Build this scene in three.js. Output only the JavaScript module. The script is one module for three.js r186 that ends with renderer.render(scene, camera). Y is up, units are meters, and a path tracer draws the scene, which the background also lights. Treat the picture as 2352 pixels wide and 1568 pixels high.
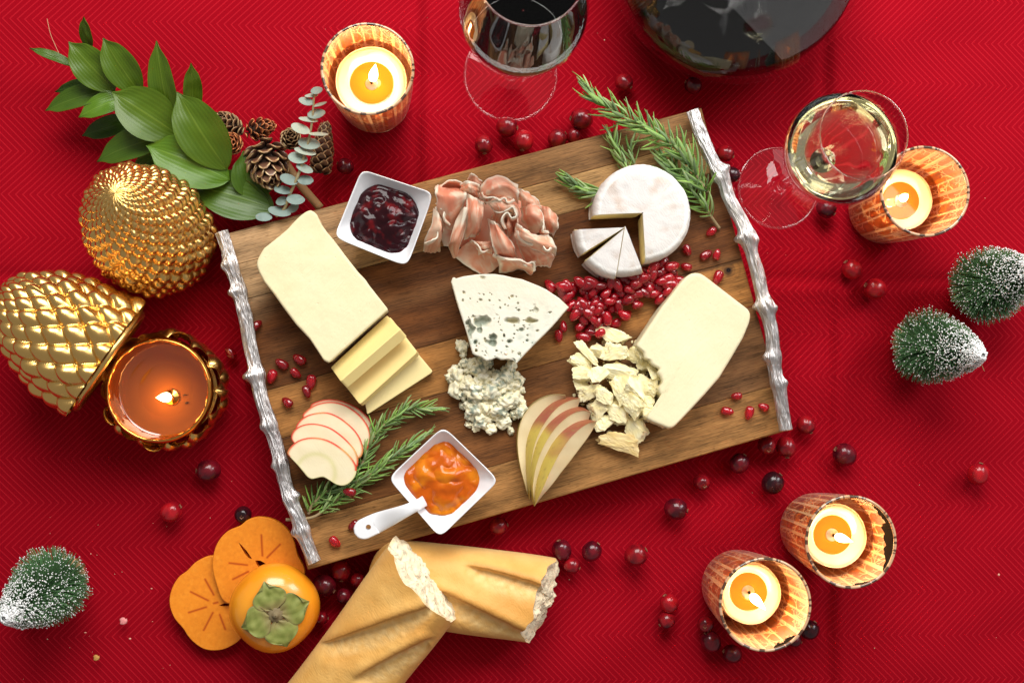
import * as THREE from 'three';
import { ImprovedNoise } from 'three/addons/math/ImprovedNoise.js';
import { mergeGeometries } from 'three/addons/utils/BufferGeometryUtils.js';
import { ConvexGeometry } from 'three/addons/geometries/ConvexGeometry.js';
import { RoundedBoxGeometry } from 'three/addons/geometries/RoundedBoxGeometry.js';
import { RectAreaLightUniformsLib } from 'three/addons/lights/RectAreaLightUniformsLib.js';

// ---------------------------------------------------------------- camera, light, exposure
const scene = new THREE.Scene();
const F = 2730;                                     // focal length in pixels of a 2352 x 1568 view
const camera = new THREE.PerspectiveCamera(2 * Math.atan(784 / F) * 180 / Math.PI, 1.5, 0.05, 10);
camera.position.set(0, 0.88, 0);
camera.up.set(0, 0, -1);
camera.lookAt(0.0471, 0, -0.0374);
camera.updateMatrixWorld();
const renderer = new THREE.WebGLRenderer({ antialias: true });
renderer.toneMapping = THREE.LinearToneMapping;
renderer.toneMappingExposure = 1.08;
renderer.shadowMap.enabled = true;
scene.background = new THREE.Color().setRGB(0.25, 0.242, 0.234);
RectAreaLightUniformsLib.init();
function windowLight(name, w, h, pos, at, color, intensity) {
  const l = new THREE.RectAreaLight(new THREE.Color().setRGB(...color), intensity, w, h);
  l.name = name; l.position.set(...pos); l.lookAt(...at); scene.add(l);
}
windowLight('main_window', 1.0, 0.8, [0.06, 1.02, -1.0], [0.08, 0, 0.05], [1, 0.98, 0.94], 10.2);
windowLight('side_window', 0.4, 0.7, [1.15, 0.85, -0.8], [0.2, 0, -0.1], [0.92, 0.96, 1], 9);
windowLight('ceiling_bounce', 1.3, 1.6, [1.72, 2.2, -1.1], [1.1, 0, -0.5], [1, 0.98, 0.97], 2);

// ---------------------------------------------------------------- helpers
const V = (x, y, z) => new THREE.Vector3(x, y, z);
const UPV = V(0, 1, 0);
const pn = new ImprovedNoise();
const N = (x, y = 0, z = 0) => pn.noise(x, y, z);
const fbm = (x, y, z = 0, o = 4) => { let s = 0, a = 1, t = 0; for (let i = 0; i < o; i++) { s += a * N(x, y, z + i * 7.3); t += a; a *= 0.5; x *= 2.03; y *= 2.03; z *= 2.03; } return s / t; };
function rng(seed) { let s = seed >>> 0; return () => { s = (s + 0x6d2b79f5) | 0; let t = Math.imul(s ^ (s >>> 15), 1 | s); t = (t + Math.imul(t ^ (t >>> 7), 61 | t)) ^ t; return ((t ^ (t >>> 14)) >>> 0) / 4294967296; }; }
const lerp = THREE.MathUtils.lerp, clamp = THREE.MathUtils.clamp, sm = (x, a, b) => THREE.MathUtils.smoothstep(x, a, b);
const mix3 = (a, b, t) => [lerp(a[0], b[0], t), lerp(a[1], b[1], t), lerp(a[2], b[2], t)];
// a point of the photograph on the level plane at height h
function P(px, py, h = 0) {
  const d = V((px - 1176) / F, -(py - 784) / F, -1).applyQuaternion(camera.quaternion);
  return d.multiplyScalar((h - camera.position.y) / d.y).add(camera.position);
}
const FR = { A: [0, 0, 1.668], B: [1200, 0, 1.668], C: [2300, 0, 1.3068], G: [0, 600, 1.2064], L: [850, 750, 1.651], M: [1650, 620, 2.0106], R: [2200, 600, 2.24], U: [1700, 1050, 1.96], V: [2000, 1050, 1.568], K: [1000, 1500, 1.96], Q: [600, 2000, 1.3067], X: [2500, 1750, 1.598], T: [3300, 900, 1.96] };
const px = (f, x, y) => { const [a, b, s] = FR[f]; return [(a + x / s) / 1.7415, (b + y / s) / 1.7415]; };
const Z = (f, x, y, h = 0) => (f === 'D' ? P(x, y, h) : P(...px(f, x, y), h));
const ZS = (f, list, h) => { const o = []; for (let i = 0; i < list.length; i += 2) o.push(Z(f, list[i], list[i + 1], h)); return o; };
const used = {};
function numbered(n) { const k = used[n] = (used[n] ?? -1) + 1; return k ? `${n}_${String(k).padStart(3, '0')}` : n; }
function tag(o, label, category, group) { o.userData.label = label; o.userData.category = category; if (group) o.userData.group = group; return o; }
function thing(name, label, category, pos, group) { const g = new THREE.Group(); g.name = numbered(name); g.position.copy(pos); scene.add(g); return tag(g, label, category, group); }
function part(parent, name, geo, mat) {            // geometry given in the scene's axes
  const o = parent.position; let p = parent.parent, q = o.clone();
  while (p && p !== scene) { q.add(p.position); p = p.parent; }
  geo.translate(-q.x, -q.y, -q.z); return piece(parent, name, geo, mat);
}
function piece(parent, name, geo, mat) { const m = new THREE.Mesh(geo, mat); m.name = name; parent.add(m); return m; }
function solo(name, geo, mat, pos, label, category, group) { geo.translate(-pos.x, -pos.y, -pos.z); const m = new THREE.Mesh(geo, mat); m.name = numbered(name); m.position.copy(pos); scene.add(m); return tag(m, label, category, group); }
const std = (o) => new THREE.MeshPhysicalMaterial({ roughness: 0.5, ...o, color: o.color ? new THREE.Color().setRGB(...o.color) : new THREE.Color(1, 1, 1), attenuationColor: o.attenuationColor ? new THREE.Color().setRGB(...o.attenuationColor) : new THREE.Color(1, 1, 1), emissive: o.emissive ? new THREE.Color().setRGB(...o.emissive) : new THREE.Color(0, 0, 0), sheenColor: o.sheenColor ? new THREE.Color().setRGB(...o.sheenColor) : new THREE.Color(0, 0, 0) });
function geo(pos, idx, col, uv) {
  const g = new THREE.BufferGeometry();
  g.setAttribute('position', new THREE.Float32BufferAttribute(pos, 3));
  g.setAttribute('uv', new THREE.Float32BufferAttribute(uv && uv.length ? uv : new Float32Array(pos.length / 3 * 2), 2));
  if (col && col.length) g.setAttribute('color', new THREE.Float32BufferAttribute(col, 3));
  g.setIndex(idx); g.computeVertexNormals(); return g;
}
// rows of equally many points -> smooth sheet (closed round when wrap)
function grid(rows, wrap, colorOf, flip, uvOf) {
  const pos = [], idx = [], col = [], uv = [], m = rows[0].length, n = rows.length;
  rows.forEach((r, i) => r.forEach((p, j) => { pos.push(p.x, p.y, p.z); if (colorOf) col.push(...colorOf(p, i, j)); uv.push(...(uvOf ? uvOf(p, i, j) : [p.x, -p.z])); }));
  for (let i = 0; i < n - 1; i++) for (let j = 0; j < (wrap ? m : m - 1); j++) {
    const a = i * m + j, b = i * m + (j + 1) % m, c = a + m, d = b + m;
    if (flip) idx.push(a, b, c, b, d, c); else idx.push(a, c, b, b, c, d);
  }
  return geo(pos, idx, col, uv);
}
function resample(pts, n) {                        // closed outline by length
  const L = [0], m = pts.length;
  for (let i = 0; i < m; i++) L.push(L[i] + pts[i].distanceTo(pts[(i + 1) % m]));
  const out = []; let k = 0;
  for (let i = 0; i < n; i++) { const s = L[m] * i / n; while (L[k + 1] < s) k++; out.push(pts[k].clone().lerp(pts[(k + 1) % m], (s - L[k]) / (L[k + 1] - L[k] || 1))); }
  return out;
}
function smoothRing(r, k) { for (let q = 0; q < k; q++) r = r.map((p, i) => p.clone().multiplyScalar(2).add(r[(i + 1) % r.length]).add(r[(i + r.length - 1) % r.length]).multiplyScalar(0.25)); return r; }
const curve = (pts, closed) => new THREE.CatmullRomCurve3(pts, closed, 'centripetal');
// a block with a star-shaped outline: rounded upper edge, uneven top and walls
function starBlock(outline, yTop, yBot, o = {}) {
  const n = o.n ?? 180, nR = o.nR ?? 14, nW = o.nW ?? 6, r = o.r ?? 0.0015;
  let ring = smoothRing(resample(outline, n), o.smooth ?? 1);
  const c = o.center ?? ring.reduce((a, p) => a.add(p), V(0, 0, 0)).divideScalar(n);
  const rows = [], zone = [];
  const at = (p, k, y) => V(c.x + (p.x - c.x) * k, y, c.z + (p.z - c.z) * k);
  const ins = (p, d) => 1 - d / Math.hypot(p.x - c.x, p.z - c.z);
  const th = (x, z, t) => (o.top ? o.top(x, z, t) : 0);
  for (let k = 0; k <= nR; k++) { const t = 0.001 + 0.999 * Math.pow(k / nR, o.pow ?? 0.75); rows.push(ring.map((p) => { const q = at(p, t * ins(p, r), yTop); q.y += th(q.x, q.z, t); return q; })); zone.push(0); }
  for (let k = 1; k <= 3; k++) { const a = k / 3 * Math.PI / 2; rows.push(ring.map((p) => { const q = at(p, ins(p, r * (1 - Math.sin(a))), yTop - r * (1 - Math.cos(a))); q.y += th(q.x, q.z, 1) * (1 - k / 3); return q; })); zone.push(1); }
  for (let k = 1; k <= nW; k++) { const t = k / nW, y = lerp(yTop - r, yBot, t); rows.push(ring.map((p, j) => at(p, 1 + (o.flare ?? 0) * t + (o.wall ? o.wall(p, y, j / n) : 0) / Math.hypot(p.x - c.x, p.z - c.z), y))); zone.push(2); }
  rows.push(ring.map((p) => at(p, 0.02, yBot))); zone.push(3);
  return grid(rows, true, o.color ? (p, i, j) => o.color(p, zone[i], i / nR, j / n) : null, true);
}
// tube of changing radius along points; rad(t, angle)
function sweep(pts, nS, nA, rad, colorOf, caps = true) {
  const c = curve(pts), rows = [], fr = c.computeFrenetFrames(nS, false);
  let nrm = fr.normals[0].clone();
  for (let i = 0; i <= nS; i++) {
    const t = i / nS, p = c.getPointAt(t), T = c.getTangentAt(t);
    nrm.sub(T.clone().multiplyScalar(nrm.dot(T))).normalize(); const B = T.clone().cross(nrm), row = [];
    for (let j = 0; j < nA; j++) { const a = j / nA * 2 * Math.PI, r = rad(t, a); row.push(p.clone().addScaledVector(nrm, Math.cos(a) * r).addScaledVector(B, Math.sin(a) * r)); }
    rows.push(row);
  }
  if (caps) { const e = (r) => { const m = r.reduce((a, p) => a.add(p), V(0, 0, 0)).divideScalar(r.length); return r.map((p) => p.clone().lerp(m, 0.999)); }; rows.unshift(e(rows[0])); rows.push(e(rows[rows.length - 1])); }
  return grid(rows, true, colorOf ? (p, i, j) => colorOf(p, i / rows.length, j / nA) : null, false, (p, i, j) => [i / rows.length, j / nA]);
}
function tint(g, f) { const p = g.attributes.position, c = []; for (let i = 0; i < p.count; i++) c.push(...f(p.getX(i), p.getY(i), p.getZ(i))); g.setAttribute('color', new THREE.Float32BufferAttribute(c, 3)); return g; }
function warp(g, f) { const p = g.attributes.position, v = V(0, 0, 0); for (let i = 0; i < p.count; i++) { v.fromBufferAttribute(p, i); f(v); p.setXYZ(i, v.x, v.y, v.z); } g.computeVertexNormals(); return g; }
function ball(ws = 20, hs = 14) {                  // unit sphere without a seam in its normals
  const rows = []; for (let i = 0; i <= hs; i++) { const a = clamp(i / hs, 0.002, 0.998) * Math.PI, row = []; for (let j = 0; j < ws; j++) { const b = j / ws * 2 * Math.PI; row.push(V(Math.sin(a) * Math.cos(b), Math.cos(a), Math.sin(a) * Math.sin(b))); } rows.push(row); }
  return grid(rows, true, null, true);
}
function lathe(prof, n = 64) { const rows = prof.map(([r, y]) => { const row = []; for (let j = 0; j < n; j++) { const b = j / n * 2 * Math.PI; row.push(V(Math.max(r, 1e-5) * Math.cos(b), y, Math.max(r, 1e-5) * Math.sin(b))); } return row; }); return grid(rows, true, null, false); }
function spline(pts, n) { const c = new THREE.SplineCurve(pts.map(([x, y]) => new THREE.Vector2(x, y))); return c.getPoints(n).map((p) => [p.x, p.y]); }
function hexa(c, round = 0.12, seg = 3) {          // eight corners: four above (round), four below
  const g = new RoundedBoxGeometry(1, 1, 1, seg, round);
  return warp(g, (v) => { const u = v.x + 0.5, w = v.z + 0.5, t = v.y + 0.5; const q = (a) => a[0].clone().lerp(a[1], u).lerp(a[3].clone().lerp(a[2], u), w); v.copy(q(c.slice(4)).lerp(q(c.slice(0, 4)), t)); });
}
function dataTex(w, h, f, srgb, rep) {
  const d = new Uint8Array(w * h * 4);
  for (let y = 0, i = 0; y < h; y++) for (let x = 0; x < w; x++, i += 4) { const c = f(x, y); d[i] = clamp(c[0] * 255, 0, 255); d[i + 1] = clamp(c[1] * 255, 0, 255); d[i + 2] = clamp(c[2] * 255, 0, 255); d[i + 3] = 255; }
  const t = new THREE.DataTexture(d, w, h); t.magFilter = THREE.LinearFilter; t.minFilter = THREE.LinearFilter; t.wrapS = t.wrapT = THREE.RepeatWrapping;
  if (srgb) t.colorSpace = THREE.SRGBColorSpace; if (rep) t.repeat.set(...rep); t.needsUpdate = true; return t;
}
const enc = (c) => c.map((x) => (x <= 0.0031308 ? 12.92 * x : 1.055 * Math.pow(x, 1 / 2.4) - 0.055));
const BT = 0.026;                                   // height of the board's top
// ---------------------------------------------------------------- the tablecloth
{
  const W = 8 * 0.00519, Hh = 0.0645, tw = 256, th = 400;   // eight chevrons wide, one zigzag high
  const rib = (x, y) => { const u = x / tw * 8, v = y / th, zz = Math.abs(((v % 1) + 1) % 1 - 0.5) * 2; const s = u + zz * (0.5 * Hh / 0.00519) * 1.0; const f = s - Math.floor(s); return Math.abs(f - 0.5) * 2; };
  const r = rng(5), sp = new Float32Array(tw * th).map(() => r());
  const weave = (x, y) => sp[(y % th) * tw + (x % tw)] * 0.6 + 0.2 + 0.2 * Math.sin(x * Math.PI) * Math.sin(y * 1.57);
  const line = (x, y) => 1 - sm(rib(x, y), 0.06, 0.34);
  const map = dataTex(tw, th, (x, y) => { const l = line(x, y), w = weave(x, y); return enc(mix3([0.3 * (0.62 + 0.58 * w), 0.0024, 0.009], [0.44, 0.011, 0.021], l * (0.55 + 0.4 * w))); }, true, [1 / W, 1 / Hh]);
  const bump = dataTex(tw, th, (x, y) => { const b = line(x, y) * 0.75 + weave(x, y) * 0.25; return [b, b, b]; }, false, [1 / W, 1 / Hh]);
  const m = std({ map, bumpMap: bump, bumpScale: 0.00018, roughness: 0.92, specularIntensity: 0.06, sheen: 0.08, sheenColor: [1, 0.2, 0.25], sheenRoughness: 0.6 });
  const nx = 560, nz = 460, w = 1.7, d = 1.4, rows = [];
  const crease = (x, x0, k) => -0.003 * Math.exp(-(((x - x0) / k / 1.3) ** 2)) + 0.0016 * Math.exp(-(((x - x0 - 0.008) / k / 1.6) ** 2));
  const cx1 = P(1905, 784).x, cx2 = P(957, 100).x, cz1 = P(1176, 640).z;
  for (let i = 0; i <= nz; i++) { const row = []; for (let j = 0; j <= nx; j++) {
    const x = (j / nx - 0.5) * w + 0.04, z = (i / nz - 0.5) * d - 0.03;
    let y = -0.0052 + 0.0062 * fbm(x * 6 + z * 3.5 + 9, z * 7 - x * 2, 3, 2) + 0.0044 * N(x * 9 + z * 16 + 4, z * 7 - x * 6, 8) + 0.0007 * N(x * 34 - z * 20, z * 30 + x * 12, 5);
    y += crease(x + 0.003 * N(z * 8), cx1, 0.004) + crease(x, cx2, 0.004) * sm(-z, 0.05, 0.2) + crease(z + 0.004 * N(x * 7), cz1, 0.004) * 0.7 - 0.0006;
    row.push(V(x, Math.min(y, 0.0004), z));
  } rows.push(row); }
  const ca = Math.cos(-0.008), sa = Math.sin(-0.008), z0 = P(1176, 1058).z;
  const g = grid(rows, false, null, false, (p) => [p.x * ca - p.z * sa, -(p.x * sa + p.z * ca - z0) / 1 ]);
  const c = new THREE.Mesh(g, m); c.name = 'tablecloth'; c.userData.kind = 'structure'; c.userData.label = 'red woven tablecloth with fine zigzag ribs and soft folds'; scene.add(c);
}
// ---------------------------------------------------------------- serving board
const corner = [P(500, 541, BT), P(1612, 247, BT), P(1812, 988, BT), P(706, 1309, BT)];
const onBoard = (s, t, y = BT) => { const p = corner[0].clone().lerp(corner[1], s).lerp(corner[3].clone().lerp(corner[2], s), t); p.y = y; return p; };
{
  const cuts = [0, 0.095, 0.2, 0.47, 0.615, 0.86, 1];
  const tone = [[0.37, 0.18, 0.062], [0.52, 0.29, 0.11], [0.155, 0.053, 0.014], [0.38, 0.168, 0.047], [0.185, 0.07, 0.02], [0.38, 0.185, 0.06]];
  const w = 1536, h = 1024;
  const grainAt = (x, y) => {
    const s = x / w, t = y / h; let k = 0; while (k < 5 && t > cuts[k + 1]) k++;
    const o = k * 13.7, warpT = t * 40 + 1.6 * N(s * 3 + o, t * 3, 1) + 0.5 * N(s * 11, t * 9 + o, 2);
    const fig = 0.5 + 0.5 * Math.sin(warpT * 2.1 + o) * 0.6 + 0.35 * N(s * 5 + o, t * 70, 4), fine = fbm(s * 26, t * 420 + o, 5, 3), pore = sm(N(s * 70 + o, t * 520, 9), 0.28, 0.6);
    return { s, t, k, fig, fine, pore };
  };
  const map = dataTex(w, h, (x, y) => {
    const q = grainAt(x, y); let c = tone[q.k].slice();
    if (q.k < 3) c = mix3(c, [0.46, 0.29, 0.15], (q.k < 2 ? 0.85 : 0.8) * (1 - sm(q.s + 0.05 * N(q.t * 9, q.s * 4) + (q.k === 2 ? (q.t - 0.2) * 0.9 : 0), q.k < 2 ? 0.18 : 0.04, q.k < 2 ? 0.42 : 0.13)));
    if (q.k === 0) c = mix3(c, [0.2, 0.1, 0.042], 0.5 * sm(q.s, 0.45, 0.7));
    if (q.k === 2) c = mix3(c, [0.2, 0.088, 0.032], 0.6 * sm(N(q.s * 3 + 4, q.t * 14, 3), -0.1, 0.5));
    if (q.k === 4) c = mix3(c, [0.25, 0.125, 0.052], 0.75 * sm(q.s, 0.5, 0.8));
    if (q.k === 3) c = mix3(c, [0.14, 0.06, 0.025], 0.7 * sm(N(q.s * 4, q.t * 11, 7), 0.05, 0.5) * sm(q.s, 0.3, 0.5) * (1 - sm(q.s, 0.75, 0.9)));
    const dk = 0.55 + 0.5 * q.fig + 0.85 * q.fine; c = c.map((v, i) => v * Math.max(0.35, dk) * (1 - q.pore * (0.38 + 0.05 * i)));
    const kn = Math.hypot((q.s - 0.966) * 370, (q.t - 0.492) * 250); if (kn < 16) c = mix3(c, [0.05, 0.022, 0.01], 0.9 * (1 - sm(kn + 1.2 * N(x * 0.05, y * 0.05), 2.2, 5.5)) + 0.3 * Math.max(0, Math.sin(kn * 1.6)) * (1 - sm(kn, 5, 15)));
    const streak = Math.exp(-(((q.t - 0.473 - 0.012 * N(q.s * 6, 3)) / 0.006) ** 2)) * sm(q.s, 0.55, 0.75); c = mix3(c, [0.05, 0.02, 0.008], streak * 0.8);
    return enc(c);
  }, true);
  const bump = dataTex(768, 512, (x, y) => { const q = grainAt(x * 2, y * 2), v = 0.7 + 0.3 * q.fine - 0.5 * q.pore; return [v, v, v]; });
  const m = std({ map, bumpMap: bump, bumpScale: 0.00025, roughness: 0.58, specularIntensity: 0.3 });
  const g0 = thing('serving_board', 'rectangular wooden serving board with silver twig handles holding the cheeses', 'serving board', onBoard(0.5, 0.5, 0));
  for (let k = 0; k < 6; k++) {
    const a = cuts[k] + (k ? 0.0006 : 0), b = cuts[k + 1] - (k < 5 ? 0.0006 : 0), y0 = 0.002, e = [0, 0.0016, 0.5, 0.9984, 1];
    const rows = [], uvr = [];
    const prof = [[a, y0], [a, BT - 0.0012], [a + 0.0022, BT - 0.0002], [a + 0.006, BT], [(a + b) / 2, BT], [b - 0.006, BT], [b - 0.0022, BT - 0.0002], [b, BT - 0.0012], [b, y0]];
    if (k) { prof[1][1] = BT - 0.0002; prof[2] = [a + 0.0006, BT]; } if (k < 5) { prof[7][1] = BT - 0.0002; prof[6] = [b - 0.0006, BT]; }
    const S = [0, 0, 0.003, 0.5, 0.997, 1, 1];
    S.forEach((s, i) => { rows.push(prof.map(([t, y]) => onBoard(s, t, i === 0 || i === 6 ? y0 : (i === 1 || i === 5) ? Math.min(y, BT - 0.001) : y))); uvr.push(prof.map(([t]) => [s, t])); });
    part(g0, 'stave', grid(rows, false, null, false, (p, i, j) => uvr[i][j]), m);
  }
  // cast twig handles
  const silver = std({ color: [0.86, 0.83, 0.82], metalness: 1, roughness: 0.42, bumpMap: (() => { const t = dataTex(256, 256, (x, y) => { const v = 0.5 + 0.45 * N(x * 0.012, y * 0.2, 3) + 0.25 * N(x * 0.04, y * 0.5, 8); return [v, v, v]; }); t.repeat.set(5, 1); return t; })(), bumpScale: 0.0011, vertexColors: true });
  const twig = (list, seed, knots) => {
    const r = rng(seed), pts = []; for (let i = 0; i < list.length; i += 2) pts.push(P(list[i], list[i + 1], 0.036 + 0.001 * r()));
    const f = (t, a) => {
      let q = 0.0049 * (1 + 0.1 * N(t * 9, seed)) ; const tw = a + t * 3 + 0.5 * N(t * 6, seed + 2);
      q *= 1 + 0.1 * N(Math.cos(tw) * 1.6, Math.sin(tw) * 1.6, t * 10 + seed) - 0.16 * Math.pow(Math.abs(Math.sin(tw * 3.5 + 1.6 * N(t * 16, seed, a))), 6) - 0.06 * Math.pow(Math.abs(Math.sin(tw * 6.5 + 2 * N(t * 20, seed))), 4);
      for (const [kt, ka, s] of knots) { const da = Math.atan2(Math.sin(a - ka), Math.cos(a - ka)); const e = ((t - kt) / 0.011) ** 2 + (da / 0.8) ** 2; q += 0.0034 * s * Math.exp(-e) * (e < 0.22 ? 0.82 : 1) + 0.0012 * s * Math.exp(-(((t - kt) / 0.02) ** 2)); }
      return q;
    };
    return sweep(pts, 420, 44, f, (p) => { const d = 0.8 + 0.45 * fbm(p.x * 160, p.y * 160, p.z * 160, 3); return [d, d * 0.98, d * 0.97]; });
  };
  part(g0, 'handle', twig([508, 532, 521, 570, 531, 612, 545, 655, 556, 700, 566, 740, 573, 790, 583, 835, 592, 880, 603, 925, 617, 968, 633, 1018, 645, 1065, 655, 1110, 668, 1150, 684, 1190, 699, 1235, 722, 1292], 3, [[0.1, 4.2, 0.7], [0.18, 4.4, 0.9], [0.43, 4.3, 1.3], [0.58, 4.5, 0.6], [0.7, 5, 0.7], [0.8, 1.3, 0.8], [0.9, 4.6, 0.8]]), silver);
  part(g0, 'handle', twig([1590, 254, 1606, 298, 1622, 336, 1640, 374, 1659, 408, 1672, 448, 1688, 482, 1706, 514, 1719, 548, 1729, 586, 1741, 630, 1751, 674, 1762, 716, 1773, 762, 1776, 806, 1781, 850, 1790, 892, 1797, 936, 1806, 988], 11, [[0.2, 1.6, 1.1], [0.22, 4.5, 0.5], [0.41, 5, 1.2], [0.43, 1.5, 0.6], [0.62, 5.4, 1.3], [0.64, 1.6, 0.7], [0.78, 4.6, 0.9], [0.86, 1.5, 0.6]]), silver);
}
// ---------------------------------------------------------------- cheeses
const noiseTex = (() => { const t = dataTex(256, 256, (x, y) => { const k = Math.PI * 2 / 256, a = Math.cos(x * k), b = Math.sin(x * k), c = Math.cos(y * k), d = Math.sin(y * k); const v = 0.5 + 0.5 * fbm(a * 3 + c * 2.3, b * 3 + d * 2.3, a * d * 2 + b * c * 3, 4); return [v, v, v]; }); t.repeat.set(40, 40); return t; })();
const cheeseBump = dataTex(512, 512, (x, y) => { let v = 0.55 + 0.22 * N(x * 0.011, y * 0.31, 2) + 0.12 * N(x * 0.03, y * 0.9, 7) + 0.22 * fbm(x * 0.05, y * 0.05, 4, 3); const p = N(x * 0.085, y * 0.085, 9); if (p > 0.52) v -= 1.6 * (p - 0.52); return [v, v, v]; }); cheeseBump.repeat.set(11, 11); cheeseBump.rotation = 0.9;
const cheeseMat = (o = {}) => std({ roughness: 0.45, vertexColors: true, bumpMap: cheeseBump, bumpScale: 0.00042, specularIntensity: 0.5, sheen: 0.1, sheenColor: [1, 0.95, 0.8], ...o });
const M_cheddar = cheeseMat(), M_cut = std({ vertexColors: true, roughness: 0.4, specularIntensity: 0.5 });
{
  const y = BT + 0.03;
  const o = ZS('L', [650, 148, 668, 158, 690, 178, 700, 205, 720, 245, 760, 300, 800, 345, 870, 440, 940, 530, 960, 556, 1012, 610, 1030, 640, 1100, 728, 1161, 806, 1090, 870, 1000, 950, 900, 1040, 820, 1112, 768, 1159, 735, 1145, 690, 1075, 640, 1000, 550, 905, 460, 785, 400, 700, 340, 625, 305, 560, 288, 510, 292, 480, 303, 455, 335, 400, 380, 365, 430, 325, 490, 275, 535, 225, 570, 190, 610, 160, 640, 147], y);
  const g = starBlock(o, y, BT, { n: 260, nR: 26, smooth: 1, r: 0.0016, top: (x, z, t) => 0.0007 * fbm(x * 40, z * 40, 1, 3) - 0.0008 * sm(N(x * 24 + 5, z * 24, 2), 0.1, 0.5), wall: (p, yy, s) => 0.0004 * N(s * 90, yy * 200) - 0.001, color: (p, z) => mix3([0.75, 0.645, 0.38], [0.8, 0.71, 0.46], 0.5 + 0.7 * fbm(p.x * 34, p.z * 34, p.y * 30, 3)) });
  solo('cheese_block', g, M_cheddar, Z('L', 720, 640, BT), 'pale yellow cheddar block with cut slices fanned at its lower end', 'cheese', null);
  // three slices shingled off its end
  const sl = (name, top, dep, label, col) => {
    const c4 = top.map(([x, yy, h]) => Z('L', x, yy, h)), nrm = c4[1].clone().sub(c4[0]).cross(c4[3].clone().sub(c4[0])).normalize(); if (nrm.y < 0) nrm.negate();
    const low = c4.map((p) => { const q = p.clone().addScaledVector(nrm, -dep); q.y = Math.max(q.y, BT + 0.0002); return q; });
    const g = hexa([...c4, ...low], 0.04, 3);
    warp(g, (v) => { v.x += 0.0004 * N(v.x * 200, v.z * 200, 2); v.z += 0.0004 * N(v.x * 200, v.z * 200, 7); });
    tint(g, (x, yy, z) => mix3(col, [0.62, 0.4, 0.13], 0.3 * Math.max(0, fbm(x * 60, z * 60, yy * 60, 3))));
    solo(name, g, M_cut, c4[0].clone().setY(BT), label, 'cheese slice', null);
  };
  sl('cheese_slice', [[980, 1300, BT + 0.0085], [1240, 960, BT + 0.0085], [1456, 1214, BT + 0.0085], [1022, 1498, BT + 0.0085]], 0.008, 'lowest cheddar slice of the fan, lying flat above the rosemary', [0.86, 0.71, 0.34]);
  sl('cheese_slice', [[790, 1200, BT + 0.009], [1170, 850, BT + 0.009], [1352, 1088, BT + 0.0195], [972, 1432, BT + 0.0195]], 0.007, 'middle cheddar slice of the fan, resting on the lowest slice', [0.84, 0.64, 0.26]);
  sl('cheese_slice', [[778, 1185, BT + 0.016], [1152, 842, BT + 0.016], [1240, 935, BT + 0.0315], [842, 1278, BT + 0.0315]], 0.0085, 'upper cheddar slice tilted steeply beside the block', [0.86, 0.68, 0.28]);
}
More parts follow.
